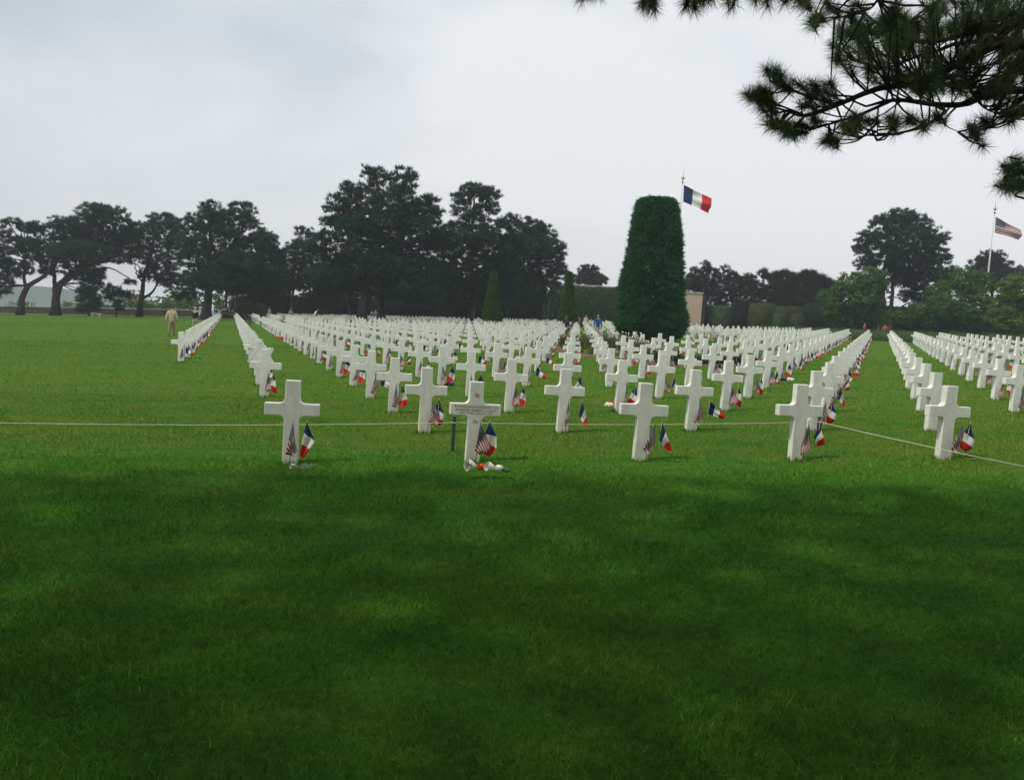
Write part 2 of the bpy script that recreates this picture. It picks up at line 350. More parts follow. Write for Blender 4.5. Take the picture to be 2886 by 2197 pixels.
def slab_mesh(name, outline, th, mats, bev=.007, holes=None):
    bm = bmesh.new(); f = bm.faces.new([bm.verts.new((x, -th/2, z)) for x, z in outline])
    ex = bmesh.ops.extrude_face_region(bm, geom=[f]); bmesh.ops.translate(bm, verts=[e for e in ex['geom'] if isinstance(e, bmesh.types.BMVert)], vec=(0, th, 0))
    bmesh.ops.recalc_face_normals(bm, faces=bm.faces)
    if bev:
        es = [e for e in bm.edges if len(e.link_faces) == 2 and e.calc_face_angle(0) > R(40)]
        bmesh.ops.bevel(bm, geom=es, offset=bev, segments=2, profile=.5, affect='EDGES')
    me = bpy.data.meshes.new(name); bm.to_mesh(me); bm.free()
    for x in mats: me.materials.append(x)
    me.polygons.foreach_set('use_smooth', np.zeros(len(me.polygons), bool)); return me
CROSS = slab_mesh('grave_cross', cross_outline(), .105, [MARBLE])
def cyp_hole(i, r, p):
    return (p[0]-9.9)**2/4.6**2+(p[1]-53)**2/13.5**2 < 1
MISSING = set()
spots, outer = [], []
for r in range(0, 63):
    if r in (28, 29, 30):
        ii = [-1, 0]
    else: ii = range(0 if r == 0 else 1, 26)
    ii = list(ii)
    if 3 <= r <= 42 and 0 not in ii: ii.append(0)
    if 7 <= r <= 42 and -1 not in ii: ii.append(-1)
    for i in ii:
        if (i, r) in MISSING: continue
        if (i, r) in SEEN: p = gnd(*SEEN[(i, r)])
        else:
            q = OX+i*UX+r*VX+rng.normal(0, .012, 2); p = np.array([q[0], q[1], float(gz(*q))])
        if cyp_hole(i, r, p): continue
        x, y = project(p+np.array([0, 0, .6])); w = 0.33*F0/p[1]
        if -w < x[0] < PW+w: spots.append((float(p[1]), i, r, p, float(x[0])))
        elif -700 < x[0] < PW+700: outer.append((float(p[1]), i, r, p, float(x[0])))
spots.sort(key=lambda s: s[0])
near, far = spots[:300], spots[300:]+outer  # far also takes in nearer crosses unseen beyond the sides of the view
WORDS = 'front second third fourth fifth sixth seventh eighth ninth tenth eleventh twelfth thirteenth fourteenth fifteenth sixteenth seventeenth eighteenth nineteenth twentieth twenty-first twenty-second twenty-third twenty-fourth twenty-fifth twenty-sixth twenty-seventh twenty-eighth twenty-ninth thirtieth thirty-first thirty-second thirty-third thirty-fourth thirty-fifth thirty-sixth'.split()
def nth(k): return ('first ' if k == 0 else '')+(WORDS[k]+' ' if k else '')
where = {}
rows = {}
for s in spots: rows.setdefault(s[2], []).append(s)
for r, L in rows.items():
    for k, s in enumerate(sorted(L, key=lambda s: s[4])):
        rowname = 'front row' if r == 0 else (WORDS[r] if r < len(WORDS) else str(r+1)+'th')+' row back'
        where[(s[1], r)] = (('leftmost' if k == 0 else (WORDS[k] if k < len(WORDS) else str(k+1)+'th')+' from the left'), rowname)

def flag_cloth(name, mat_, q, wave=.02, seed=0, nu=14, nv=9):
    """q: hoist bottom, fly top and fly bottom corners relative to the top of the hoist (x, z)"""
    if len(q) == 6:
        T0 = [(0, 0), q[0], q[1], q[2]]; T1 = [(.010, -.035), q[3], q[4], q[5]]
    else:
        A, (Bq, C_, D_) = np.zeros(2), map(np.array, q); T0 = [A+(C_-A)*k/3 for k in range(4)]; T1 = [Bq+(D_-Bq)*k/3 for k in range(4)]
    T0, T1 = np.array(T0), np.array(T1); kn = [0, 1/3, 2/3, 1]; V, UVc = [], []; rs = np.random.default_rng(seed); ph = rs.uniform(0, 6, 3)
    for j in range(nv+1):
        for i in range(nu+1):
            s, t_ = i/nu, j/nv
            p = np.array([np.interp(s, kn, T0[:, e])*(1-t_)+np.interp(s, kn, T1[:, e])*t_ for e in (0, 1)])
            y = wave*s**.6*(math.sin(5.5*s+3.1*t_+ph[0])+.7*math.sin(9*t_+2*s+ph[1]))+.35*wave*math.sin(13*t_+ph[2])*s
            V.append((p[0]+.25*wave*s*math.sin(7*t_+ph[0]), y, p[1]-.35*wave*math.sin(3.1*t_+6*s)*s)); UVc.append((s, t_))
    F = [(j*(nu+1)+i, j*(nu+1)+i+1, (j+1)*(nu+1)+i+1, (j+1)*(nu+1)+i) for j in range(nv) for i in range(nu)]
    return tri_mesh(name, V, F, [mat_], True, UVc)
FQ = [((-.03,-.123),(-.058,-.25),(-.07,-.38),(.092,-.217),(.042,-.30),(-.03,-.403)), ((-.058,-.141),(-.076,-.235),(-.085,-.353),(.08,-.17),(.082,-.30),(.005,-.40)),
      ((-.01,-.21),(.15,-.325),(.07,-.315)), ((-.055,-.19),(.085,-.26),(-.01,-.305)), ((-.05,-.12),(-.075,-.225),(-.09,-.31),(.085,-.19),(.10,-.29),(.03,-.36)), ((-.008,-.20),(.26,-.19),(.235,-.25)),
      ((-.02,-.22),(.155,-.34),(.10,-.34)), ((-.02,-.11),(-.04,-.275),(-.05,-.376),(.05,-.125),(.10,-.22),(.108,-.31)), ((-.035,-.12),(-.05,-.22),(-.06,-.33),(.03,-.13),(.062,-.25),(.045,-.37)), ((-.01,-.13),(-.03,-.24),(.0,-.36),(.062,-.15),(.085,-.27),(.09,-.39))]
UQ = [((-.045,-.36),(.05,-.31),(.02,-.38)), ((-.02,-.33),(.115,-.27),(.03,-.37)), ((-.05,-.33),(.045,-.28),(-.005,-.38)),
      ((-.035,-.28),(.06,-.31),(-.02,-.41)), ((-.01,-.30),(.09,-.22),(.09,-.33)), ((-.03,-.34),(.03,-.30),(.0,-.40))]
FC = [flag_cloth('french_cloth', FR, q, .016, i) for i, q in enumerate(FQ)]
UC = [flag_cloth('american_cloth', US, [(x*1.3, z) for x, z in q], .016, i+20) for i, q in enumerate(UQ)]
def stick_mesh(m_):
    b_ = MB(); b_.tube([(0, 0, -.05), (0, 0, .535)], .0045, 6, 0); b_.ball((0, 0, .545), (.006, .006, .014), 1, 6, 4); return b_.mesh('stick', [m_, GOLD])
STF, STU = stick_mesh(STICK), stick_mesh(DARKSTICK)
FPICK = {(0,0):0,(1,0):1,(2,0):2,(3,0):3,(4,0):4,(3,1):5,(2,1):6,(1,1):4,(1,2):7,(2,2):8,(4,2):9}
UPICK = {(0,0):0,(1,0):1,(2,0):2,(3,0):3,(4,0):2,(1,1):4,(2,1):5,(3,1):2,(2,2):1}
def plant_flag(kind, p, yaw, var, loc, lean, label):
    c, s = math.cos(yaw), math.sin(yaw)
    x, y = p[0]+c*loc[0]-s*loc[1], p[1]+s*loc[0]+c*loc[1]
    fr = kind == 'french_flag'
    o = thing(kind, (x, y, float(gz(x, y))), label, 'flag', 'small French flags by the crosses' if fr else 'small American flags by the crosses')
    o.rotation_euler = (lean[0], lean[1], 0)
    link(bpy.data.objects.new('stick', STF if fr else STU), o)
    cl = link(bpy.data.objects.new('cloth', (FC if fr else UC)[var]), o); cl.location = (.002, -.004, .52); cl.scale = (1.08, 1.08, 1.08)
STAR_AT = (0, 4)
crosses = []
def star_mesh():
    """open six-pointed star on a tapering shaft"""
    b_ = MB(); cz, ro = .72, .30; th = .105
    tri = [[(ro*math.sin(R(a)), cz+ro*math.cos(R(a))) for a in (s, s+120, s+240)] for s in (0, 180)]
    for T in tri:
        for k in range(3):
            a, c = Vector((T[k][0], 0, T[k][1])), Vector((T[(k+1) % 3][0], 0, T[(k+1) % 3][1])); d = c-a
            an = math.atan2(d.z, d.x); b_.box((a+c)/2, (d.length+.03, th-(.004 if T is tri[1] else 0), .075), 0, 1, Matrix.Rotation(-an, 3, 'Y'))
    b_.box((0, 0, .24), (.19, th-.01, .62)); return b_.mesh('star_headstone', MARBLE, False)
for d_, i, r, p, x in near:
    pos, rown = where[(i, r)]
    if (i, r) == STAR_AT:
        o = bpy.data.objects.new('star_headstone', star_mesh()); tag(o, 'white marble six-pointed star headstone behind the first cross of its left column', 'headstone')
    else:
        o = bpy.data.objects.new('grave_cross', CROSS)
        lb = f'white marble grave cross in the {rown}, {pos}'
        if (i, r) == (1, 0): lb = 'white marble grave cross with gilded star and engraved inscription, in the front row'
        tag(o, lb, 'grave cross', 'white marble grave crosses')
    yw = YAW+rng.normal(0, R(1.2)); o.location = p; o.rotation_euler = (rng.normal(0, R(.35)), rng.normal(0, R(.5)), yw); link(o)
    crosses.append((i, r, p, yw, o))
    us = f'small American flag by the cross {pos} in the {rown}'; fr = f'small French flag by the cross {pos} in the {rown}'
    j = rng.normal(0, .02, 4)
    plant_flag('american_flag', p, yw, UPICK.get((i, r), int(rng.integers(len(UC)))), (.03+j[0], -.14+j[1]), (rng.normal(0, R(3)), R(3)+rng.normal(0, R(3))), us)
    if (i, r) != (0, 6):
        plant_flag('french_flag', p, yw, FPICK.get((i, r), int(rng.integers(len(FC)))), (.185+j[2], -.15+j[3]), (rng.normal(0, R(3)), R(3)+rng.normal(0, R(4))), fr)

# the multitude behind, plus nearer crosses out of view at the sides: one mesh of crosses, one of flags of each kind
def merged_crosses():
    cm = slab_mesh('merged_cross', cross_outline()[::1], .105, [MARBLE], 0)
    V0 = np.array([v.co for v in cm.vertices]); polys = [tuple(f.vertices) for f in cm.polygons]
    V, Fs = [], []; FV = {0: [], 1: []}; FF = {0: [], 1: []}; FU = {0: [], 1: []}
    for k, (d_, i, r, p, x) in enumerate(far):
        a = YAW+rng.normal(0, R(1.2)); c, s = math.cos(a), math.sin(a); M_ = np.array([[c, -s, 0], [s, c, 0], [0, 0, 1]])
        V.append(V0@M_.T+p); Fs += [tuple(q+k*len(V0) for q in f) for f in polys]
        for w_, L in ((0, UQ), (1, FQ)):
            q = L[int(rng.integers(len(L)))]; b0 = M_@np.array([(.0, .165)[w_]+rng.normal(0, .03), -.14, 0])+p
            P4 = np.array([(0, 0), q[0], q[2], q[1]]) if len(q) == 3 else np.array([(0, 0), q[3], q[5], q[2]]); n0 = sum(map(len, FV[w_]))
            FV[w_].append(b0+np.column_stack([P4[:, 0], np.zeros(4), P4[:, 1]+.49])); FF[w_].append(np.arange(4)+n0); FU[w_] += [(0, 0), (0, 1), (1, 1), (1, 0)]
    me = bpy.data.meshes.new('grave_crosses_merged'); me.from_pydata(np.concatenate(V).tolist(), [], Fs); me.materials.append(MARBLE)
    tag(link(bpy.data.objects.new('grave_crosses', me)), 'mass of white marble crosses receding towards the trees and out of view at the sides', 'grave crosses', None, 'stuff')
    for w_, nm, mm in ((0, 'american_flags', US), (1, 'french_flags', FR)):
        o = link(bpy.data.objects.new(nm, tri_mesh(nm, np.concatenate(FV[w_]), np.array(FF[w_]), [mm], False, FU[w_])))
        tag(o, ('mass of small American flags' if w_ == 0 else 'mass of small French flags')+' among the far crosses and those out of view at the sides', 'flags', None, 'stuff')
merged_crosses()

make_grass()

# writing and star on the decorated cross (children of it)
HOST = [o for i, r, p, y, o in crosses if (i, r) == (1, 0)][0]
LETTER = plain('gilded_letters', (.42, .29, .19), .45, .25, 60)
STARM = plain('gold_star', (.60, .24, .045), .3, .35, 60)
def text(body, x, z, size, width=None, name='inscription'):
    cu = bpy.data.curves.new('inscription', 'FONT'); cu.body = body; cu.size = size; cu.align_x = 'CENTER'; cu.extrude = .0012; cu.space_character = 1.08
    o = bpy.data.objects.new('tmp', cu); COL.objects.link(o); bpy.context.view_layer.update()
    me = bpy.data.meshes.new_from_object(o.evaluated_get(bpy.context.evaluated_depsgraph_get())); bpy.data.objects.remove(o)
    w = max(v.co.x for v in me.vertices)-min(v.co.x for v in me.vertices); k = (width/w) if width else 1
    for v in me.vertices: v.co = (v.co.x*k, -.0535-v.co.z, v.co.y)
    me.materials.clear(); me.materials.append(LETTER)
    q = link(bpy.data.objects.new(name, me), HOST); q.location = (x, 0, z); return q
text('THEODORE ROOSEVELT JR', .0, .680, .040, .54); text('BRIGADIER GENERAL U S ARMY', .0, .640, .032, .50); text('NEW YORK   JULY 12 1944', .0, .605, .030, .41)
text('MEDAL', .0, .515, .020, .05); text('OF HONOR', .0, .492, .018, .07)
b_ = MB(); P = [((.036 if k % 2 == 0 else .015)*math.sin(R(36*k)), (.036 if k % 2 == 0 else .015)*math.cos(R(36*k))) for k in range(10)]
V = [(x, -.0530, z) for x, z in P]+[(x, -.0545, z) for x, z in P]+[(0, -.061, 0)]
b_.add(V, [(k, (k+1) % 10, 10+(k+1) % 10, 10+k) for k in range(10)]+[(10+k, 10+(k+1) % 10, 20) for k in range(10)])
st = b_.build('gilded_star', STARM, HOST, False); st.location = (0, 0, .845)

# ------------------------------------------------------------------ rope and posts
def rope_post(px, py, label, hr=.385):
    p = gnd(px, py); b_ = MB(); o = thing('rope_post', p, label, 'post', 'green posts carrying the rope')
    b_.tube([(0, 0, -.1), (0, 0, .47)], .025, 6, 0); b_.build('post', POSTM, o, False)
    b_ = MB(); b_.tube([(.028*math.cos(a), .028*math.sin(a), hr) for a in np.linspace(0, 6.28, 9)], .006, 5); b_.build('rope_loop', ROPE, o)
    return Vector(p)+Vector((0, 0, hr))
A1 = rope_post(1275, 1271, 'green metal post carrying the rope beside the cross with the gilded star')
A2 = rope_post(2303, 1246, 'green metal post carrying the rope behind the fourth cross of the front row', .315)
A0, A3 = Vector(gnd(-420, 1181, .39)), Vector(gnd(3350, 1402, .39))
def span(a, c, sag): return [a+(c-a)*t_+Vector((0, 0, -sag*4*t_*(1-t_))) for t_ in np.linspace(0, 1, 25)]
b_ = MB(); b_.tube(span(A0, A1, .05)+span(A1, A2, .035)[1:]+span(A2, A3, .03)[1:], .0048, 6)
tag(b_.build('rope', ROPE), 'thin white rope strung between low posts across the front rows', 'rope')

# ------------------------------------------------------------------ trees
def crown_mesh(name, base, Y, blobs, mat_, dens=8.0, ln=.47, wd=.07, per=8, k=6, clump=.36, depth=.8, leafy=False, upb=.6, shellb=.33):
    Vs, Fs, off = [], [], 0
    for bl in blobs:
        bx, by, rx, ry = bl[:4]; dd = bl[4] if len(bl) > 4 else rng.uniform(-.5, .5)*rx/F0*Y*1.2; dn = dens*(bl[5] if len(bl) > 5 else 1)
        c = at(bx, by, Y); s = c[1]/F0; rad = np.array([rx*s, rx*s*depth, ry*s]); c = c+np.array([0, dd, 0])
        area = 4*((rad[0]*rad[1])**1.6/3+(rad[0]*rad[2])**1.6/3+(rad[1]*rad[2])**1.6/3)**(1/1.6)*3.14/3.0
        n = max(4, int(area*dn)); q, d = shell(n, shellb); cc = c+q*rad*np.array([1, 1, 1])
        out_ = unit(q*rad*.7+np.array([0, 0, upb]))
        o2, d2 = shell(n*per, .6); cl = clump*rng.uniform(.6, 1.25, (n, 1))
        C = np.repeat(cc, per, 0)+o2*np.repeat(cl, per, 0)*np.array([1, 1, .5]); D = unit(np.repeat(out_, per, 0)*.8+d2*.7+np.array([0, 0, .45]))
        V, F = leaves(C, D, ln) if leafy else tufts(C, D, ln, wd, k, .55)
        Vs.append(V); Fs.append(F+off); off += len(V)
    return tri_mesh(name, np.concatenate(Vs)-np.asarray(base), np.concatenate(Fs), [mat_])
def tree(name, label, Y, bpx, trunks, blobs, mat_, bark=None, group='trees round the cemetery', limbs=True, cat='tree', **kw):
    base = foot(bpx[0], bpx[1], Y); root = thing(name, base, label, cat, group); b_ = MB(); bark = bark or BARK; nodes = []
    for path, r0, r1 in trunks:
        P = [at(px, py, Y) for px, py in path]
        if abs(path[0][1]-bpx[1]) < 12: P[0][2] = float(gz(P[0][0], P[0][1]))-.15
        P = curve_pts(P, 12); P = [q+np.array([rng.normal(0, .04), rng.normal(0, .15), 0])*(i > 1) for i, q in enumerate(P)]
        rr = [r0+(r1-r0)*(i/(len(P)-1))**.8 for i in range(len(P))]
        if abs(path[0][1]-bpx[1]) < 12: rr[0] *= 1.45; rr[1] *= 1.08
        b_.tube([q-base for q in P], rr, 8); nodes += P[len(P)//3:]
    if limbs and nodes:
        for bl in blobs:
            c = at(bl[0], bl[1], Y)
            for _ in range(2):
                tgt = c+np.array([rng.normal(0, .35)*bl[2], rng.normal(0, .4)*bl[2], rng.normal(0, .35)*bl[3]])*Y/F0
                low = [q for q in nodes if q[2] < tgt[2]-.2] or nodes
                q = min(low, key=lambda v: np.linalg.norm((v-tgt)*np.array([1, .5, 1.6])))
                mid = (q+tgt)/2+np.array([rng.normal(0, .2), rng.normal(0, .2), .12*np.linalg.norm(tgt-q)*rng.uniform(-.6, 1)])
                L = np.linalg.norm(tgt-q); r_ = min(.16, .03+.018*L); P = curve_pts([q, mid, tgt], 8)
                b_.tube([v-base for v in P], [r_*(1-.75*i/(len(P)-1)) for i in range(len(P))], 5)
    b_.build('trunk', bark, root)
    link(bpy.data.objects.new('crown', crown_mesh('crown', base, Y, blobs, mat_, **kw)), root)
    return root
G1 = 'pines along the left edge of the lawn'; G2 = 'pines behind the crosses'; G3 = 'trees behind the hedges on the right'
tree('pine_tree', 'leaning bent pine at the far left edge, sparse crown cut by the frame', 112, (56, 884),
     [([(56, 884), (64, 842), (80, 805), (110, 787), (135, 765), (150, 735), (140, 700)], .48, .16), ([(74, 812), (66, 775), (76, 745), (60, 705)], .26, .1)],
     [(36,628,28,12,0,.8),(75,642,32,14),(10,660,32,22),(50,692,48,30),(105,690,32,25),(-5,715,50,32),(40,755,48,26),(0,800,50,32),(-10,832,30,16),(95,735,30,16,0,.7)], PINE, group=G1)
tree('pine_tree', 'thick-trunked pine with a broad domed crown, second from the left, long branches sweeping right', 114, (156, 883),
     [([(156, 883), (160, 840), (172, 800), (190, 780), (230, 750), (265, 700), (275, 640)], .66, .18), ([(158, 850), (152, 790), (158, 740), (170, 690)], .4, .12), ([(172, 800), (215, 775), (262, 740), (330, 715)], .3, .1),
      ([(262, 745), (320, 735), (385, 745), (405, 775)], .16, .05), ([(262, 735), (330, 722), (395, 728)], .14, .04), ([(250, 760), (310, 755), (370, 790), (385, 805)], .13, .04)],
     [(280,602,52,28),(330,612,42,28),(225,630,52,30),(160,632,42,25),(368,650,32,30),(270,660,92,40),(180,680,72,36),(335,690,50,34),(250,715,92,30),(155,725,52,28),(225,765,62,26),(112,645,26,18),(268,800,32,24),(245,825,30,16,0,.7),(340,735,42,9,0,.4),(375,720,30,8,0,.4),(365,795,20,10,0,.7),(130,765,26,18,0,.8)], PINE, group=G1)
tree('pine_tree', 'forked pine with a thin see-through crown, third from the left', 118, (393, 881),
     [([(393, 881), (397, 842), (405, 800), (415, 750), (430, 690), (445, 640)], .45, .14), ([(398, 845), (432, 818), (446, 780)], .26, .08), ([(405, 800), (385, 770), (380, 740)], .16, .05), ([(412, 780), (455, 740), (480, 690)], .16, .06)],
     [(450,622,42,26),(415,648,36,28),(490,640,36,30),(440,680,50,30,0,.75),(500,690,42,36),(400,715,36,24,0,.75),(462,740,50,32),(430,775,40,22,0,.8),(480,790,42,22)], PINE, group=G1)
tree('pine_tree', 'tall many-stemmed pine with open top behind the man in the navy jacket', 106, (580, 899),
     [([(580, 899), (584, 850), (588, 800), (592, 740), (592, 660), (590, 600)], .72, .14), ([(586, 830), (620, 780), (650, 700), (680, 620)], .34, .1), ([(586, 800), (555, 740), (555, 670)], .26, .08), ([(588, 810), (660, 770), (730, 720)], .2, .07)],
     [(590,598,40,30),(558,632,42,30,0,.8),(628,620,40,30,0,.8),(690,602,40,30),(682,648,60,38,0,.75),(612,672,70,40,0,.8),(540,690,52,34,0,.7),(700,700,60,40),(755,680,36,30),(580,735,82,40,0,.85),(680,750,82,42),(768,718,40,40),(640,795,92,32),(560,790,60,30,0,.8),(740,785,60,34),(520,828,40,18,0,.7)], PINE, group=G1)
tree('pine_tree', 'small dark pine standing by the low wall beside a white bench', 112, (250, 886),
     [([(250, 886), (251, 858), (250, 820)], .14, .06)], [(255,845,34,22),(240,872,22,12),(268,862,20,16),(250,818,20,18,0,.7)], PINE, group=G1, clump=.4)
tree('pine_tree', 'small dark round-headed pine by the wall, right of the white bench', 114, (328, 884),
     [([(328, 884), (328, 860), (318, 825)], .14, .06)], [(335,862,18,16),(318,818,26,16),(306,838,18,12),(345,830,20,12)], PINE, group=G1, clump=.4)
for px, lb, sx_ in ((668, 'slender bare pine trunk left of the clipped hedge', 0), (640, 'thin pine in the dark stand left of the tallest pine', 1)):
    tree('pine_tree', lb, 116+6*sx_, (px, 884), [([(px, 884), (px-2, 830), (px+3, 770), (px+2, 730)], .24, .1)], [(px, 760, 44, 36), (px+14, 810, 40, 22), (px-14, 730, 30, 22)], PINE, group=G1)

tree('pine_tree', 'sparse thin-topped pine left of the tallest pine', 118, (820, 884), [([(820, 884), (826, 820), (845, 760), (858, 700), (860, 655)], .26, .06), ([(845, 760), (885, 700)], .1, .04)],
     [(860,655,30,18,0,.7),(832,690,30,18,0,.7),(888,680,24,20,0,.75),(860,702,42,20,0,.8),(815,735,55,34),(880,745,60,40),(800,790,60,30)], PINE, group=G2)
tree('pine_tree', 'tallest pine of the stand, double-topped with tiered branches to the left', 92, (1015, 918),
     [([(1015, 918), (1026, 850), (1036, 780), (1050, 700), (1062, 620), (1066, 540), (1060, 490)], .62, .1), ([(1045, 720), (1100, 650), (1122, 580), (1136, 500)], .34, .1), ([(1056, 640), (1000, 600), (950, 590), (915, 585)], .16, .04), ([(1052, 690), (980, 660), (920, 625)], .18, .04), ([(1058, 600), (1010, 560), (975, 525)], .12, .04), ([(1100, 650), (1180, 600), (1225, 590)], .14, .04)],
     [(1056,498,36,26),(1038,482,24,14,0,.7),(1138,512,44,36),(1030,545,52,32),(1118,575,72,46),(985,530,34,18,0,.7),(960,560,36,16,0,.7),(1000,592,60,30),(930,588,30,14,0,.7),(925,622,32,16,0,.7),(970,625,50,22),(1010,640,62,30),(1080,640,82,45),(1162,600,60,44),(1210,572,30,24),(1226,604,30,16),(1185,650,72,44),(1065,700,92,44),(955,668,60,30,0,.8),(1165,710,82,44),(1250,680,50,40),(985,740,80,40),(1095,760,92,42),(1205,770,82,46),(900,700,50,30,0,.8),(940,790,80,36),(1050,812,90,32),(1170,822,90,34)], PINE, group=G2)
tree('pine_tree', 'thick straight pine trunk right beside the tallest pine', 98, (1074, 910), [([(1074, 910), (1076, 850), (1078, 790), (1082, 740)], .6, .3)], [(1085,735,60,36),(1060,775,60,30),(1120,785,60,34)], PINE2, group=G2)
tree('pine_tree', 'open-topped pine with a rounded head, right of the tallest pine', 98, (1330, 905),
     [([(1330, 905), (1332, 830), (1330, 740), (1332, 650), (1338, 560)], .42, .1), ([(1332, 690), (1380, 640), (1430, 620)], .18, .05), ([(1332, 640), (1300, 600), (1290, 560)], .12, .04), ([(1334, 620), (1370, 570)], .12, .04)],
     [(1340,540,44,24),(1302,560,32,20,0,.8),(1375,552,32,24),(1312,590,44,26,0,.7),(1372,590,38,26,0,.8),(1338,625,46,26,0,.7),(1288,640,30,18),(1432,628,36,24),(1400,660,52,28,0,.8),(1340,672,60,30),(1290,700,62,40),(1385,712,72,44),(1320,762,82,48),(1440,690,42,30),(1400,790,80,40),(1300,820,80,36)], PINE, group=G2)
tree('pine_tree', 'dense bluish pine with a dome-shaped crown at the right end of the stand', 108, (1530, 905),
     [([(1530, 905), (1528, 830), (1520, 740), (1505, 660)], .4, .12), ([(1525, 790), (1560, 750), (1580, 745)], .16, .06)],
     [(1500,640,42,28),(1468,668,42,30),(1532,660,38,30),(1500,700,72,40),(1552,705,42,40),(1478,748,62,44),(1562,742,36,34),(1578,772,26,20,0,.8),(1450,800,72,38),(1532,795,48,30),(1420,750,60,40),(1480,830,70,30)], PINE, group=G2)
for k, (px, top, w, Y) in enumerate(((705, 715, 60, 126), (775, 735, 60, 128), (905, 745, 70, 122), (1235, 740, 80, 124), (1405, 730, 70, 126), (1480, 760, 70, 122), (960, 720, 60, 132), (1150, 745, 80, 130))):
    lb = ['first', 'second', 'third', 'fifth', 'sixth', 'seventh', 'fourth', 'eighth'][k]
    lb = ['dark pine with low shaggy crown, just right of the open-topped many-stemmed pine', 'dark shaggy pine in the gap left of the sparse thin-topped pine', 'dark bushy pine under the left branches of the tallest pine', 'dark bushy pine filling in under the rounded-head pine on its left',
          'dark bushy pine behind the left yew cone', 'dark bushy pine right of the left yew cone', 'slim pine behind the left side of the tallest pine', 'dark bushy pine behind the right side of the tallest pine'][k]
    tree('pine_tree', lb, Y, (px, 886), [([(px, 886), (px+3, 840), (px-2, top+40)], .25, .1), ([(px+24, 886), (px+22, 830), (px+20, top+70)], .2, .1)], [(px, top+25, w*.6, 28), (px-w*.3, top+62, w*.7, 34), (px+w*.3, top+68, w*.7, 34), (px, top+105, w, 26)], PINE2, group=G2)
tree('pine_tree', 'little round see-through tree rising over the pale roof', 160, (1660, 880), [([(1660, 880), (1660, 800), (1658, 760)], .3, .08), ([(1660, 810), (1640, 780)], .12, .05), ([(1660, 810), (1685, 780)], .12, .05)],
     [(1658,766,30,18,0,.8),(1630,786,20,14,0,.7),(1690,786,22,16,0,.8),(1660,790,44,16,0,.7)], CONI, group=G3, ln=.6, wd=.12)
T = dict(group=G3)
def spiky(px, py, w, h): return [(px+rng.normal(0, w*.4), py+rng.uniform(-h, h)*.5, w*.5, h*.35) for _ in range(4)]
tree('conifer_tree', 'dark spiky conifer just right of the clipped cypress', 135, (1985, 915), [([(1985, 915), (1987, 850), (1990, 745)], .35, .06)], [(1990,752,16,16),(1965,775,26,22),(2005,775,28,20),(1950,795,28,20),(1985,810,50,34),(1955,835,40,40),(2005,850,44,40)], CONI, **T)
tree('conifer_tree', 'dark thin-topped conifer, second right of the clipped cypress', 136, (2060, 915), [([(2060, 915), (2062, 850), (2050, 770)], .3, .06)], [(2042,765,18,18,0,.8),(2068,782,22,18),(2040,800,30,24,0,.8),(2075,815,34,34),(2055,845,44,34)], CONI, **T)
tree('conifer_tree', 'dark small conifer between the thin-topped one and the feathery group', 134, (2118, 915), [([(2118, 915), (2116, 850), (2112, 790)], .3, .06)], [(2112,788,22,16),(2100,810,30,22),(2130,815,30,24),(2115,845,46,32)], CONI, **T)
tree('conifer_tree', 'wide dark conifer with feathery upswept branch tips above the clipped hedges', 132, (2250, 918), [([(2250, 918), (2250, 860), (2245, 800)], .5, .15), ([(2250, 860), (2190, 810), (2160, 775)], .25, .06), ([(2250, 850), (2300, 815), (2330, 785)], .25, .06)],
     [(2158,772,16,18),(2182,786,22,16),(2215,778,22,14),(2245,784,22,16),(2275,778,24,14),(2310,792,28,16),(2335,808,24,16),(2185,825,44,36),(2250,820,60,36),(2315,832,42,36),(2250,860,90,30)], CONI, group=G3, upb=1.1, ln=.75)
tree('pine_tree', 'big solitary round-crowned pine on the right with several bare stems', 112, (2490, 935),
     [([(2488, 935), (2492, 880), (2490, 800), (2500, 720), (2520, 650)], .45, .12), ([(2504, 935), (2512, 880), (2516, 800), (2530, 720), (2545, 640)], .42, .1), ([(2474, 935), (2480, 880), (2476, 800), (2470, 740)], .3, .1), ([(2514, 885), (2545, 862), (2580, 846)], .16, .07), ([(2518, 800), (2570, 750), (2600, 700)], .22, .07), ([(2495, 780), (2455, 740), (2440, 700)], .16, .05)],
     [(2540,612,46,26),(2500,636,44,32),(2585,636,44,32),(2450,676,40,26),(2540,686,82,42),(2622,676,40,34),(2432,702,24,16),(2480,728,62,36),(2572,738,72,42),(2652,728,40,36),(2520,780,72,30,0,.8),(2612,788,72,36),(2662,778,30,28),(2438,748,30,20,0,.7),(2600,835,70,24,0,.8)], PINE, bark=BARK2, **T)
tree('pine_tree', 'dark round-topped pine behind the American flagpole', 140, (2800, 925), [([(2800, 925), (2796, 840), (2795, 760)], .4, .1)], [(2795,728,40,24),(2762,755,32,30),(2830,755,36,30),(2795,780,70,36),(2690,765,18,14),(2880,768,24,20)], CONI, **T)
LK = dict(leafy=True, ln=.28, clump=.62, dens=6.0, per=34, upb=.4, group=G3, shellb=.3)
tree('broadleaf_tree', 'green leafy tree left of the big solitary pine', 106, (2390, 930), [([(2390, 930), (2390, 880), (2395, 820)], .25, .1), ([(2392, 900), (2440, 860)], .15, .06)], [(2385,805,46,36),(2440,790,46,40),(2350,835,36,30),(2400,845,62,40),(2470,835,42,52),(2355,875,46,32),(2425,890,62,30),(2475,890,40,34),(2380,905,50,20)], LEAF, **LK)
tree('broadleaf_tree', 'green leafy tree right of the big solitary pine', 103, (2700, 930), [([(2700, 930), (2702, 880), (2710, 810)], .25, .1), ([(2702, 890), (2650, 850)], .15, .06)], [(2735,792,56,40),(2692,835,66,46),(2780,845,62,50),(2652,868,56,40),(2720,885,82,36),(2620,890,46,30),(2590,880,36,30),(2560,895,40,26)], LEAF, **LK)
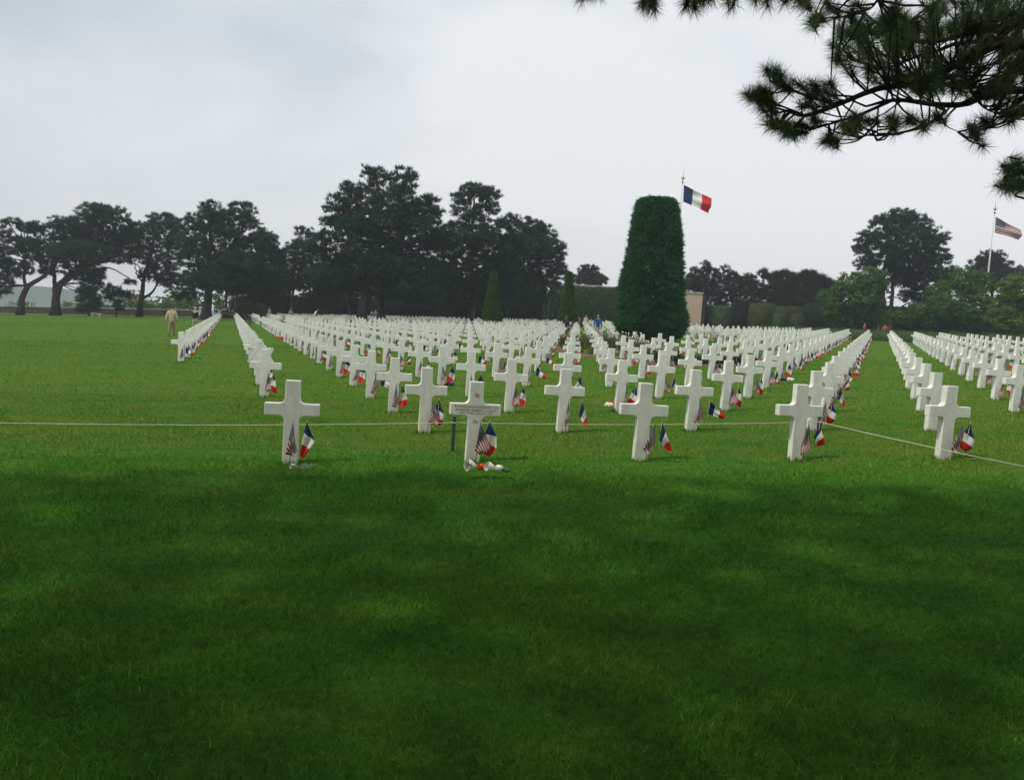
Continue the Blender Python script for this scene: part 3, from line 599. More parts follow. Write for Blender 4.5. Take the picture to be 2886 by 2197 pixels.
tree('broadleaf_tree', 'paler yellow-green leafy tree cut by the right edge', 94, (2870, 935), [([(2870, 935), (2868, 890), (2872, 830)], .22, .1)], [(2855,822,46,42),(2886,795,40,32),(2872,868,56,46),(2822,895,46,34),(2906,870,44,50),(2840,915,50,20)], LEAF2, **LK)
for k, (px, w, Y, lb) in enumerate(((60, 60, 150, 'yellow-green bush beyond the wall at far left'), (228, 46, 150, 'low yellow-green bush beyond the wall left of the white bench'), (365, 60, 146, 'tall light green bush beyond the wall behind the forked pine'), (185, 40, 152, 'small yellow-green bush beyond the wall between the left pines'), (300, 40, 150, 'light green bush beyond the wall behind the small dark pine'), (500, 60, 146, 'green bush beyond the wall behind the man in khaki'), (450, 46, 148, 'dull green bush beyond the wall right of the forked pine'), (545, 60, 145, 'dark green bush beyond the wall just left of the many-stemmed pine'), (630, 60, 143, 'dark green bush beyond the wall at the head of the left columns'), (415, 50, 150, 'green bush beyond the wall at the foot of the forked pine'))):
    top = 812 if k in (2, 5, 7, 8) else 836 if k > 5 else 842
    tree('bush', lb, Y, (px, 876), [([(px, 876), (px, top+30)], .1, .05)], [(px, top+18, w*.6, 18), (px-w*.4, top+32, w*.5, 16), (px+w*.4, top+34, w*.5, 16), (px, top+48, w, 14)], LEAF2 if k < 4 else LEAF, limbs=False, cat='bush', group='bushes beyond the low wall', leafy=True, ln=.45, clump=.6, dens=2.0, per=12)

# clipped cypress: dense core and feathery sprays
def clipped(name, label, cat, Y, bpx, prof, mat_, n, ln, wd, group=None, trunk=.22, k=5, up_=.35, dens_top=None, skirt=.5):
    """prof: (px left, px right, py) rings from the top down"""
    base = foot(*bpx, Y); root = thing(name, base, label, cat, group); rings = []
    for l, r_, y in prof:
        a, c = at(l, y, Y), at(r_, y, Y); rings.append(((a+c)/2-base, np.linalg.norm(c-a)/2))
    b_ = MB(); b_.tube([(0, 0, -.2), tuple(rings[-1][0]+np.array([0, 0, .4]))], [trunk*1.3, trunk], 8); b_.build('trunk', BARK, root)
    zs = np.array([q[0][2] for q in rings])[::-1]; rs = np.array([q[1] for q in rings])[::-1]; cxs = np.array([q[0][0] for q in rings])[::-1]
    Vs, Fs, off = [], [], 0
    nr, nz = 28, 26; zz_ = np.linspace(zs[0], zs[-1], nz); V = []
    for z in zz_:
        rr = np.interp(z, zs, rs)*.88; cx0 = np.interp(z, zs, cxs)
        V += [(cx0+rr*math.cos(a), rr*math.sin(a), z) for a in np.linspace(0, 2*math.pi, nr, endpoint=False)]
    F = []
    for j in range(nz-1):
        for i in range(nr):
            a, b2, c, d = j*nr+i, j*nr+(i+1) % nr, (j+1)*nr+(i+1) % nr, (j+1)*nr+i; F += [(a, b2, c), (a, c, d)]
    nv = len(V); V += [(cxs[0], 0, zs[0]+.1), (cxs[-1], 0, zs[-1]-.1)]
    for i in range(nr): F += [(nv, (i+1) % nr, i), (nv+1, (nz-1)*nr+i, (nz-1)*nr+(i+1) % nr)]
    Vs.append(np.array(V)); Fs.append(np.array(F)); off += len(V)
    w = np.interp(np.linspace(zs[0], zs[-1], 200), zs, rs); cdf = np.cumsum(w)/w.sum()
    z = np.interp(rng.uniform(0, 1, n), cdf, np.linspace(zs[0], zs[-1], 200)); a = rng.uniform(0, 2*math.pi, n)
    lump = .03*np.sin(3*a+z*1.3)+.03*np.sin(7*a-2.1*z)+.03*np.sin(z*9+5*np.sin(a*4))
    r0 = np.interp(z, zs, rs)*(.90+lump+rng.uniform(-.06, .05, n)); x0 = np.interp(z, zs, cxs)
    C = np.stack([x0+r0*np.cos(a), r0*np.sin(a), z], 1); D = np.stack([np.cos(a), np.sin(a), np.full(n, up_)], 1)
    V, F = tufts(C[::2], D[::2]+rng.normal(0, .35, (len(D[::2]), 3)), ln, wd, k, .2, .05); Vs.append(V); Fs.append(F+off); off += len(V)
    q = C+rng.normal(0, .08, C.shape); V, F = leaves(np.concatenate([C, q]), np.concatenate([D, D]), ln*.62, .55)
    F = np.concatenate([F[:, :3], F[:, [0, 2, 3]]]); Vs.append(V); Fs.append(F+off); off += len(V)
    m_ = n//7; rr = rs[-1]*np.sqrt(rng.uniform(0, 1, m_)); a = rng.uniform(0, 2*math.pi, m_)       # the tufted top
    C = np.stack([cxs[-1]+rr*np.cos(a), rr*np.sin(a), np.full(m_, zs[-1]-.05)+rng.uniform(-.1, .1, m_)], 1); V, F = tufts(C, np.tile([0, 0, 1.], (m_, 1))+np.stack([np.cos(a), np.sin(a), 0*a], 1)*.9, ln*.6, wd, k, .45)
    Vs.append(V); Fs.append(F+off)
    link(bpy.data.objects.new('crown', tri_mesh('crown', np.concatenate(Vs), np.concatenate(Fs), [mat_])), root); return root
clipped('cypress_tree', 'big dark green cypress clipped into a tall flat-topped tapering column', 'tree', 56, (1830, 963),
        [(1808, 1898, 570), (1800, 1904, 578), (1796, 1907, 596), (1787, 1911, 640), (1775, 1914, 700), (1762, 1918, 760), (1750, 1922, 820), (1740, 1926, 880), (1731, 1929, 915), (1745, 1922, 938), (1772, 1900, 950), (1810, 1860, 955)], CYP, 17000, .50, .12, 'clipped evergreens among the crosses', .3)
for px, l, r_, lb in ((1390, 1360, 1414, 'slim light green clipped yew cone in front of the dark pine stand'), (1604, 1576, 1628, 'slim light green clipped yew cone behind the woman in purple')):
    c = (l+r_)/2
    clipped('yew_tree', lb, 'tree', 84, (c, 908), [(px-4, px+6, 770), (px-8, px+9, 790), (px-14, px+13, 830), (l+6, r_-6, 870), (l, r_, 890), (l+2, r_-2, 904)], YEW, 3600, .30, .10, 'clipped evergreens among the crosses', .12)

# hedges: clipped boxes of leaves
def hedge(label, Y, l, r_, top, bot, depth, mat_, group='clipped hedges', taper=.94, name='clipped_hedge', dens=70, size=.17, rz=None, ends=None):
    base = foot((l+r_)/2, bot, Y); A_, B_ = (ends if ends else (foot(l, bot, Y), foot(r_, bot, Y))); A_, B_ = np.array(A_), np.array(B_)
    base = (A_+B_)/2; H = at((l+r_)/2, top, Y)[2]-base[2] if not ends else top
    d = B_-A_; Lx = np.hypot(d[0], d[1]); yaw = math.atan2(d[1], d[0]); slope = d[2]/Lx
    n = int(dens*(Lx*H*2+Lx*depth+2*depth*H)); q = rng.uniform(-1, 1, (n, 3)); ax = rng.choice(3, n, p=np.array([depth*H, Lx*H, Lx*depth*.7])/(depth*H+Lx*H+Lx*depth*.7))
    s = np.sign(rng.uniform(-1, 1, n)); s[ax == 2] = 1; q[np.arange(n), ax] = s; nrm = np.zeros((n, 3)); nrm[np.arange(n), ax] = s
    q[:, 2] = q[:, 2]*.5+.5; e = np.maximum(np.abs(q[:, 0]), 0)
    k = 1-(1-taper)*q[:, 2]; rnd = 1-.04*np.clip(q[:, 2]-.85, 0, 1)/.15
    C = np.stack([q[:, 0]*Lx/2*k*rnd, q[:, 1]*depth/2*k*rnd, q[:, 2]*H], 1)+rng.normal(0, .045, (n, 3)); C[:, 2] += slope*C[:, 0]+.05*np.sin(C[:, 0]*2.1)*q[:, 2]
    V, F = leaves(C, nrm, size, .75)
    b_ = np.array([(-1, -1, 0), (1, -1, 0), (1, 1, 0), (-1, 1, 0), (-1, -1, 1), (1, -1, 1), (1, 1, 1), (-1, 1, 1)], float)
    kk = (1-(1-taper)*b_[:, 2:])*.975; bx = np.column_stack([b_[:, 0]*Lx/2*kk[:, 0], b_[:, 1]*depth/2*kk[:, 0], b_[:, 2]*(H-.06)-.05*(1-b_[:, 2])]); bx[:, 2] += slope*bx[:, 0]
    F = np.concatenate([F, np.array([(0, 3, 2, 1), (4, 5, 6, 7), (0, 1, 5, 4), (1, 2, 6, 5), (2, 3, 7, 6), (3, 0, 4, 7)])+len(V)]); V = np.concatenate([V, bx])
    o = link(bpy.data.objects.new(name, tri_mesh(name, V, F, [mat_]))); o.location = base; o.rotation_euler = (0, 0, yaw)
    return tag(o, label, 'hedge', group)
hedge('long tall dark hedge closing off the ground below the pine stand', 134, 640, 1330, 842, 896, 3, DHEDGE, dens=26, size=.3)
hedge('tall dark hedge under the roof between the right end of the pines and the cypress', 118, 1542, 1790, 811, 905, 3, HEDGE, taper=.99, dens=40, size=.3)
hedge('dark high hedge behind the right yew cone, below the dome-shaped pine', 128, 1270, 1580, 840, 900, 3, DHEDGE, dens=30, size=.28)
hedge('bright green low clipped hedge at the end of the left columns of crosses', 112, 679, 741, 857, 893, 4, HEDGE)
hedge('dark hedge wall behind the clipped blocks right of the stone building', 126, 1975, 2345, 868, 925, 2.5, DHEDGE, dens=40)
hedge('clipped hedge block with a bright flat top, nearest the stone building', 116, 2011, 2050, 862, 925, 2, HEDGE, taper=.86)
hedge('tall dark clipped hedge block, second from the stone building', 118, 2058, 2113, 855, 925, 2.5, DHEDGE, dens=60)
hedge('tall brownish clipped hedge block in the middle of the topiary row', 114, 2110, 2174, 857, 928, 2.5, BHEDGE)
hedge('wide brownish hedge with a flat top behind two small rounded blocks', 118, 2168, 2264, 865, 928, 2, BHEDGE)
hedge('small rounded dark hedge block, left of the pair', 112, 2175, 2207, 882, 930, 1.6, HEDGE, taper=.88)
hedge('small rounded dark hedge block, right of the pair', 112, 2227, 2260, 884, 932, 1.6, HEDGE, taper=.88)
hedge('tall dark clipped hedge block at the right end of the topiary row', 114, 2265, 2335, 855, 930, 2.5, DHEDGE, dens=60)
hedge('dark hedge along the foot of the leafy trees at the right', 118, 2330, 2960, 868, 945, 2.5, DHEDGE, dens=30, size=.25)
def latt(i, r, h=0): q = OX+i*UX+r*VX; return np.array([q[0], q[1], float(gz(*q))+h])
hedge('low green clipped hedge across the ends of the cross columns at the right', 74, 0, 0, .95, 0, 1.2, HEDGE, ends=(latt(26.2, 31), latt(26.2, 11)), size=.13, dens=90)

# the rose beds
def shrub(label, p, w, h, mat_, n=260, hips=False, cat='shrub', name='rose_bush', group='rose bushes round the cypress'):
    root = thing(name, p, label, cat, group); b_ = MB()
    for _ in range(9):
        a = rng.uniform(0, 6.28); q = rng.uniform(.2, .5)*w; b_.tube([(0, 0, -.05), (q*.5*math.cos(a), q*.5*math.sin(a), h*.5), (q*math.cos(a), q*math.sin(a), h*rng.uniform(.75, 1.08))], [.012, .009, .004], 4)
    b_.build('stems', STEM, root)
    q, d = shell(n, .5); C = q*np.array([w*.5, w*.5, h*.42])+np.array([0, 0, h*.52]); V, F = leaves(C, d, .085)
    link(bpy.data.objects.new('foliage', tri_mesh('foliage', V, F, [mat_])), root)
    if hips:
        b_ = MB()
        for _ in range(10): a = rng.uniform(0, 6.28); b_.ball((rng.uniform(.1, .45)*w*math.cos(a), rng.uniform(.1, .45)*w*math.sin(a), h*rng.uniform(.75, 1.05)), .028, 0, 6, 4)
        b_.build('blossom', PETALW if rng.uniform() < .6 else PETALC, root)
k = 0
SHR = [(1586,984,.6,.8),(1612,992,.7,.95),(1640,996,.8,1.1),(1664,1000,.8,1.05),(1700,998,.9,1.15),(1728,1000,.9,1.1),(1752,1003,.9,1.05),(1782,1004,.9,1.1),(1812,1010,.8,.8),(1838,1022,.7,.65),(1862,1026,.7,.65),(1890,1024,.7,.6)]
for px, py, w, h in SHR:
    p = gnd(px, py); k += 1
    shrub(['rose bush at the left tip of the bed', 'second rose bush from the left tip of the bed', 'third rose bush from the left tip of the bed', 'fourth rose bush from the left tip of the bed', 'fifth rose bush from the left tip of the bed', 'sixth rose bush from the left tip of the bed', 'rose bush left in front of the cypress', 'tallest rose bush in front of the cypress', 'low rose bush right in front of the cypress trunk', 'low bush where the bed meets the box edging', 'second low bush beside the box edging', 'third low bush beside the box edging'][k-1], p, w*1.25, h, ROSE, 520, True)
hedge('ankle-high dark box hedge edging the cypress bed', 30, 0, 0, .34, 0, .5, DHEDGE, ends=(gnd(1870, 1031), gnd(2130, 1027)), size=.06, dens=420)
def sheet(name, pts, mat_, lift=.006, label=None):
    P = [(x, y, float(gz(x, y))+lift) for x, y in pts]; b_ = MB(); b_.add(P, [tuple(range(len(P)))]); o = b_.build(name, mat_, None, False); return tag(o, kind='structure')
def soil_strip():
    """raised ribbon of earth under the bushes"""
    V, F = [], []; C = [gnd(x, y)[:2] for x, y in ((1566, 982), (1600, 992), (1660, 1003), (1730, 1006), (1790, 1010), (1850, 1028), (1900, 1030), (2000, 1031), (2130, 1029))]; C = curve_pts(C, 40); n = len(C)
    for i, c in enumerate(C):
        d = np.array(C[min(i+1, n-1)])-np.array(C[max(i-1, 0)]); d /= np.hypot(*d); nn = np.array([-d[1], d[0]]); w = .75*math.sin(math.pi*(i+.6)/(n+.2))**.35+rng.normal(0, .03)
        for s, hh in ((-1, .003), (-.6, .05), (0, .07), (.6, .05), (1, .003)): q = c+nn*w*s; V.append((q[0], q[1], float(gz(*q))+hh))
    for i in range(n-1):
        for j in range(4): a = i*5+j; F.append((a, a+1, a+6, a+5))
    tag(link(bpy.data.objects.new('soil', tri_mesh('soil', V, F, [SOIL], True))), kind='structure')
soil_strip()
GAPB = [(.5 + 1.6*j, 29.0+.15*math.sin(j)) for j in range(9)]
for j, (i, r) in enumerate(GAPB):
    shrub(f'low rose bush between the two plots of crosses, {WORDS[j] if j else "leftmost"}'+(' from the left' if j else ''), latt(i, r), 1.9, 1.0, ROSE, 420, True, group='rose bushes between the plots')

# low rubble wall, path, hills, memorial building
def wall(label, Y0, Y1, l, r_, h, name='stone_wall'):
    a, c = foot(l, 880, Y0), foot(r_, 880, Y1); d = Vector(c-a); L = d.length; root = thing(name, a, label, 'wall'); b_ = MB(); n = int(L/.8)
    M_ = Matrix.Rotation(math.atan2(d.y, d.x), 3, 'Z')
    for i in range(n):
        x0 = L*i/n; z = d.z*(i+.5)/n; b_.box(M_@Vector((x0+L/n/2, 0, h/2-.1))+Vector((0, 0, z)), (L/n-.006, .42, h+.16+rng.normal(0, .01)), 0, 1, M_)
    b_.build('masonry', GSTONE, root, False); b_ = MB(); n = int(L/2.2)
    for i in range(n):
        x0 = L*i/n; z = d.z*(i+.5)/n; b_.box(M_@Vector((x0+L/n/2, 0, h+.09+rng.normal(0, .012)))+Vector((0, 0, z)), (L/n-.05, .56, .14), 0, 1, M_)
    b_.build('coping', CAP, root, False)
wall('low grey stone wall with a pale coping beneath the left pines', 128, 132, -90, 545, 1.05)
wall('low stone wall at the end of the two leftmost columns of crosses', 122, 122, 610, 668, .8)
P_ = [foot(x, 880, Y) for x, Y in ((-120, 122), (90, 122.5), (340, 124), (420, 125))]; Q_ = [foot(x, 880, Y) for x, Y in ((420, 127), (340, 126), (90, 124.5), (-120, 124))]
sheet('path', [(q[0], q[1]) for q in P_+Q_], PATH, .02)
def hills():
    V, F = [], []; xs = np.linspace(-1150, 500, 120); n = len(xs)
    prof = -4+16*np.exp(-((xs+560)/190)**2)+7*np.exp(-((xs+330)/140)**2)+4*np.sin(xs*.021)+2*np.sin(xs*.06+1)+.8*np.sin(xs*.3)
    for x, h in zip(xs, prof):
        for yy, k_ in ((700, -40), (780, .55*h-14), (840, h), (1000, h*.9), (1300, -60)): V.append((x, yy, k_))
    for i in range(n-1):
        for j in range(4): a = i*5+j; F.append((a, a+5, a+6, a+1))
    tag(link(bpy.data.objects.new('hills', tri_mesh('hills', V, F, [HILL], True))), kind='structure')
hills()
def memorial():
    Y = 124; a, c = foot(1556, 905, Y), foot(1974, 916, Y); root = thing('memorial_building', (a+c)/2, 'long low flat-roofed pinkish stone building behind the clipped cypress', 'building')
    z0 = min(a[2], c[2])-.5-root.location.z; z1 = at(1950, 826, Y)[2]-root.location.z; w = c[0]-a[0]; D = 9
    b_ = MB(); b_.box((0, D/2, (z0+z1)/2), (w, D, z1-z0)); b_.build('wall', STONE, root, False)
    b_ = MB(); b_.box((0, D/2, z1+.11), (w+.25, D+.25, .22)); b_.build('cornice', CAP, root, False)
    b_ = MB()
    for k_ in range(1, 9): b_.box((-w/2+w*k_/9, -.004, (z0+z1)/2), (.02, .012, z1-z0-.1))
    for k_ in range(1, 5): b_.box((0, -.003, z0+(z1-z0)*k_/5), (w-.05, .01, .015))
    b_.build('joints', plain('stone_joint', (.40, .31, .24), .9), root, False)
    b_ = MB(); b_.box((w/2+.35, 1.2, (z0+z1)/2-.1), (.6, 1.6, z1-z0-.2)); b_.build('side_edge', DARKEDGE, root, False)  # near-black block along the right end, the building's dark side edge
memorial()
def bench(px, py, Y, label):
    p = foot(px, py, Y); o = thing('bench', p, label, 'bench'); b_ = MB(); b_.box((0, 0, .45), (1.5, .5, .11)); b_.build('seat', CAP, o, False)
    for s in (-1, 1): b_ = MB(); b_.box((s*.5, 0, .17), (.18, .42, .46)); b_.build('leg', CAP, o, False)
bench(273, 884, 111, 'pale stone bench in front of the small dark pine by the wall')

# flagpoles
def flagpole(px0, py_top, px_b, py_b, Y, mat_, corners, label, flabel, name):
    top = at(px0, py_top, Y); base = np.array([top[0], Y, float(gz(top[0], Y))]); o = thing('flagpole', base, label, 'flagpole'); h = top[2]-base[2]
    b_ = MB(); b_.tube([(0, 0, -.2), (0, 0, h*.5), (0, 0, h)], [.16, .12, .07], 10); b_.build('pole', METAL, o)
    b_ = MB(); b_.ball((0, 0, h+.2), (.11, .11, .2), 0, 8, 6); b_.tube([(0, 0, h+.4), (0, 0, h+.7)], [.05, .04], 6)
    for s in (-1, 1): b_.tube([(0, 0, h+.6), (s*.16, 0, h+.7), (s*.30, 0, h+.95)], [.05, .06, .015], 5)
    b_.tube([(0, 0, h+.7), (0, 0, h+1.1)], [.08, .05], 5); b_.tube([(0, 0, h+1.1), (0, 0, h+2.0)], [.025, .01], 4); b_.build('finial', BRONZE, o)
    b_ = MB(); b_.tube([(0, 0, -.02), (0, 0, .25)], [.34, .26], 12); b_.build('base_collar', METAL, o)
    A_ = at(*corners[0], Y); q = [((at(*c_, Y)-A_)[0], (at(*c_, Y)-A_)[2]) for c_ in corners[1:]]
    me = flag_cloth(name, mat_, q, .22, 5, 24, 12); f = link(bpy.data.objects.new(name, me)); f.location = (A_[0]+.12, Y, A_[2]); tag(f, flabel, 'flag')
flagpole(1924, 518, 1922, 905, 112, FR, [(1925, 521), (1923, 568), (2004, 560), (1996, 600)], 'white flagpole with bronze finial rising behind the clipped cypress', 'large French flag flying from the pole behind the cypress', 'french_flag')
flagpole(2803, 604, 2787, 905, 118, US, [(2804, 611), (2801, 655), (2875, 649), (2874, 676)], 'white flagpole with bronze finial among the trees at the right', 'large American flag flying from the pole above the trees at the right', 'american_flag')

# ------------------------------------------------------------------ the pine overhead and its neighbours (shade on the near lawn)
def brush(C, D, n, ln, wd):
    """needle brushes on twig ends"""
    k = len(C); Cn = np.repeat(C, n, 0); Dn = unit(np.repeat(D, n, 0)); s = rng.uniform(-.75, .25, (k*n, 1))*ln*.8
    d = unit(Dn*rng.uniform(.15, 1.0, (k*n, 1))+unit(rng.normal(0, 1, (k*n, 3)))*.85); L = ln*rng.uniform(.75, 1.1, (k*n, 1))
    side = unit(np.cross(d, rng.normal(0, 1, (k*n, 3)))); c = Cn+Dn*s; bend = np.array([0, 0, -.05*ln])
    V = np.stack([c-side*wd*.5, c+side*wd*.5, c+d*L+bend], 1).reshape(-1, 3); return V, np.arange(3*k*n).reshape(-1, 3)
def overhang():
    base = np.array([7.4, 6.2, float(gz(7.4, 6.2))]); root = thing('pine_tree', base, 'near pine whose dark needled branches hang into the upper right corner', 'tree', 'pines overhead')
    b_ = MB(); T_ = curve_pts([base+np.array([0, 0, -.2]), base+np.array([-.1, 0, 2]), base+np.array([.1, -.1, 4.2]), base+np.array([0, .1, 7]), base+np.array([.2, 0, 10])], 16)
    b_.tube([q-base for q in T_], [.34-.017*i for i in range(len(T_))], 12); b_.build('trunk', BARKN, root)
    limbs = [([(2680,190),(2590,232),(2475,250),(2357,297),(2270,326),(2215,312)], 5.6, .045), ([(2700,296),(2530,282),(2440,300)], 5.8, .04), ([(2520,280),(2416,326),(2300,361),(2235,388)], 5.7, .022),
             ([(2666,315),(2590,361),(2475,382),(2440,365)], 5.9, .022), ([(2783,361),(2755,380)], 5.6, .018), ([(2470,350),(2416,396),(2352,408)], 5.8, .016), ([(2750,90),(2600,120),(2480,70),(2440,40)], 6.0, .035),
             ([(2700,-20),(2560,60)], 5.8, .03), ([(2475,0),(2440,30),(2310,65)], 5.2, .014), ([(2390,0),(2360,30),(2330,45)], 5.2, .012), ([(2880,530),(2830,500)], 5.5, .014), ([(2357,297),(2250,262),(2180,230)], 5.6, .018), ([(2270,326),(2190,295),(2130,280)], 5.6, .014), ([(2475,300),(2472,396)], 5.7, .010),
             ([(2620,150),(2500,190),(2400,170)], 6.2, .028), ([(2640,235),(2520,170),(2420,110)], 6.4, .022), ([(2700,180),(2760,290),(2830,330)], 5.9, .02), ([(2700,296),(2660,345),(2700,372)], 5.8, .014)]
    starts = {0: (3000, 130), 1: (3000, 262), 4: (3000, 330), 6: (3000, 40), 7: (3000, -60), 10: (3000, 570), 14: (2900, 120), 15: (2900, 250), 2: None}
    b_ = MB(); twC, twD = [], []
    for k, (L, Y, r0) in enumerate(limbs):
        P = [at(x, y, Y+rng.normal(0, .08)) for x, y in L]
        if starts.get(k): P = [np.array([T_[8][0], T_[8][1], max(3.2, P[0][2])])-np.array([.2, 0, 0]), at(*starts[k], Y)]+P
        Q = curve_pts(P, 26); b_.tube([q-base for q in Q], [r0*(.8 if starts.get(k) else .62)*(1-.75*i/(len(Q)-1)) for i in range(len(Q))], 7)
        twC.append(Q[-1]); twD.append(Q[-1]-Q[-2])
    for x, y in ((2475, 0), (2390, 0)):
        b_.tube([at(x, y, 5.2)-base, at(x+60, -90, 5.3)-base, at(3000, -160, 5.8)-base], [.014, .02, .04], 6)
    spots_ = [(2112,275),(2140,262),(2165,278),(2180,198),(2188,222),(2212,236),(2175,312),(2142,288),(2250,236),(2285,262),(2265,300),(2330,242),(2340,272),(2295,235),(2175,352),(2205,370),(2250,356),(2235,378),(2290,336),(2205,342),
              (2330,392),(2350,405),(2382,362),(2422,352),(2408,330),(2520,352),(2560,345),(2500,332),(2742,362),(2765,388),(2830,330),(2785,342),(2600,362),(2460,340),(2860,318),(2640,330),
              (1640,-12),(1665,-16),(1806,2),(1845,18),(1830,-4),(1935,8),(1962,14),(1990,-6),(2060,2),(2152,-6),(2135,-14),(2285,12),(2310,52),(2290,62),(2345,34),(2330,15),(2420,18),(2405,35),(2528,30),(2530,45),(2262,4),(2210,-12),(2240,-20),
              (2842,470),(2868,452),(2880,480),(2850,505),(2835,525),(2862,530),(2884,512),(2530,8),(2505,60),(2610,25),(2640,10)]
    poly = [(2335,95),(2400,60),(2470,50),(2530,42),(2600,62),(2640,25),(2720,-30),(3050,-120),(3800,-260),(3800,420),(3050,340),(2860,290),(2700,275),(2600,265),(2500,250),(2430,225),(2370,205),(2342,160)]
    def inside(x, y):
        c = False; n = len(poly)
        for i in range(n):
            (x1, y1), (x2, y2) = poly[i], poly[i-1]
            if (y1 > y) != (y2 > y) and x < (x2-x1)*(y-y1)/(y2-y1)+x1: c = not c
        return c
    C, D = [], []
    hub = at(2700, 330, 6.2)
    for x, y in spots_:
        n = 3 if y > 60 else 2
        for _ in range(n):
            p = at(x+rng.normal(0, 9), y+rng.normal(0, 8), (5.5 if y > 60 else 5.2)+rng.normal(0, .12)); C.append(p)
            if y < 60 and x < 2250: d = np.array([rng.normal(0, .4), rng.normal(0, .4), -1])
            else: d = unit(p-hub)+np.array([0, 0, .45])+rng.normal(0, .25, 3)
            D.append(d)
    spine = [curve_pts([at(x, y, Y) for x, y in L], 20) for L, Y, r in limbs]; flat = np.array([q for L in spine for q in L])
    for _ in range(2300):
        x, y = rng.uniform(2330, 3800), rng.uniform(-200, 400)
        if not inside(x, y): continue
        p = at(x, y, rng.uniform(5.3, 7.2)); C.append(p); D.append(unit(p-hub)+np.array([0, 0, .6])+rng.normal(0, .35, 3))
    C = np.array(C); D = np.array(D)
    for i in range(len(C)):
        j = np.argmin(np.linalg.norm(flat-(C[i]+unit(hub-C[i])*rng.uniform(.05, .3)+rng.normal(0, .06, 3)), axis=1)); q = flat[j]; dl = np.linalg.norm(q-C[i])
        if spots_ and C[i][2] > at(1900, 75, 5.2)[2]-.02 and project(C[i])[0][0] < 2300:
            q = C[i]+np.array([rng.uniform(.05, .25), rng.normal(0, .1), .45]); dl = .5
        if dl < (.25 if project(C[i])[1][0] > 430 else .6):
            mid = (q+C[i])/2+np.array([0, 0, -.06*dl]); b_.tube([q-base, mid-base, C[i]-base], [.008, .006, .0035], 4, 0, False)
    top_ = [at(x, 0, 5.2)+np.array([.14, 0, .45+.02*k]) for k, x in enumerate((1600, 1760, 1930, 2080, 2230))]
    P = curve_pts(top_+[at(2600, -230, 5.6), T_[10]], 30); b_.tube([q-base for q in P], [.012+.05*(i/(len(P)-1))**1.5 for i in range(len(P))], 6)
    b_.build('branches', BARKN, root)
    V, F = brush(C, D, 130, .108, .0033)
    link(bpy.data.objects.new('needles', tri_mesh('needles', V-base, F, [NEARP])), root)
    return root
NP_ = overhang()
def canopy(root, x0, x1, y0, y1, n, low_rear=False):
    base = np.array(root.location); k_ = np.arange(1, int(n*1.25)); x = x0+(x1-x0)*np.modf(k_*.7548776662)[0]+rng.normal(0, .06, len(k_)); y = y0+(y1-y0)*np.modf(k_*.5698402910)[0]+rng.normal(0, .06, len(k_))
    edge = y1-.55+.12*np.sin(x*.9)+.12*np.sin(x*2.3+1)-.55*np.clip(-9.0-x, 0, 9)-.28*np.clip(x+.2, 0, 4)
    ok = y < edge; x, y = x[ok][:n], y[ok][:n]; n = len(x)
    low = np.maximum(4.9, 2.75+.50*np.maximum(y, 0)) + gz(x, y)*np.where(np.abs(x) > 0, .6, 0)
    z = low+.3+rng.uniform(0, 1, n)**1.4*1.9+.25*np.sin(x*1.3)*np.sin(y*1.1)
    if low_rear: z = rng.uniform(2.3, 8.5, n)
    C = np.stack([x, y, z], 1); V, F = tufts(C, rng.normal(0, 1, (n, 3))+np.array([0, 0, .4]), .46, .12, 8, .8)
    o = link(bpy.data.objects.new('crown', tri_mesh('crown', V-base, F, [NEARP])), root)
canopy(NP_, 2.2, 17, -9, 4.4, 4500)
def shade_tree(x, y, box, n, label):
    base = np.array([x, y, float(gz(x, y))]); root = thing('pine_tree', base, label, 'tree', 'pines overhead'); b_ = MB()
    P = curve_pts([base+np.array([0, 0, -.2]), base+np.array([.2, .1, 3]), base+np.array([-.1, .3, 7.2])], 12); b_.tube([q-base for q in P], [.36-.015*i for i in range(len(P))], 10)
    for k in range(12):
        tx, ty = rng.uniform(box[0]+1.5, box[1]-1.5), rng.uniform(box[2]+1.5, box[3]-1.5); q = P[rng.integers(6, len(P))]; tz = max(5.8, 3.6+.5*max(ty, 0))
        e = np.array([tx, ty, tz]); q = q.copy(); q[2] = max(q[2], min(tz, 5)); b_.tube([q-base, (q+e)/2-base+np.array([0, 0, .25]), e-base], [.1, .07, .02], 6)
    b_.build('trunk', BARKN, root); canopy(root, *box, n, y < -5)
shade_tree(-6.5, -2.5, (-13, 2.6, -6, 6.9), 3900, 'pine standing over the near lawn to the left')
shade_tree(1.0, -9.0, (-14, 13, -19, -5.5), 4800, 'pine standing over the near lawn behind the viewer')

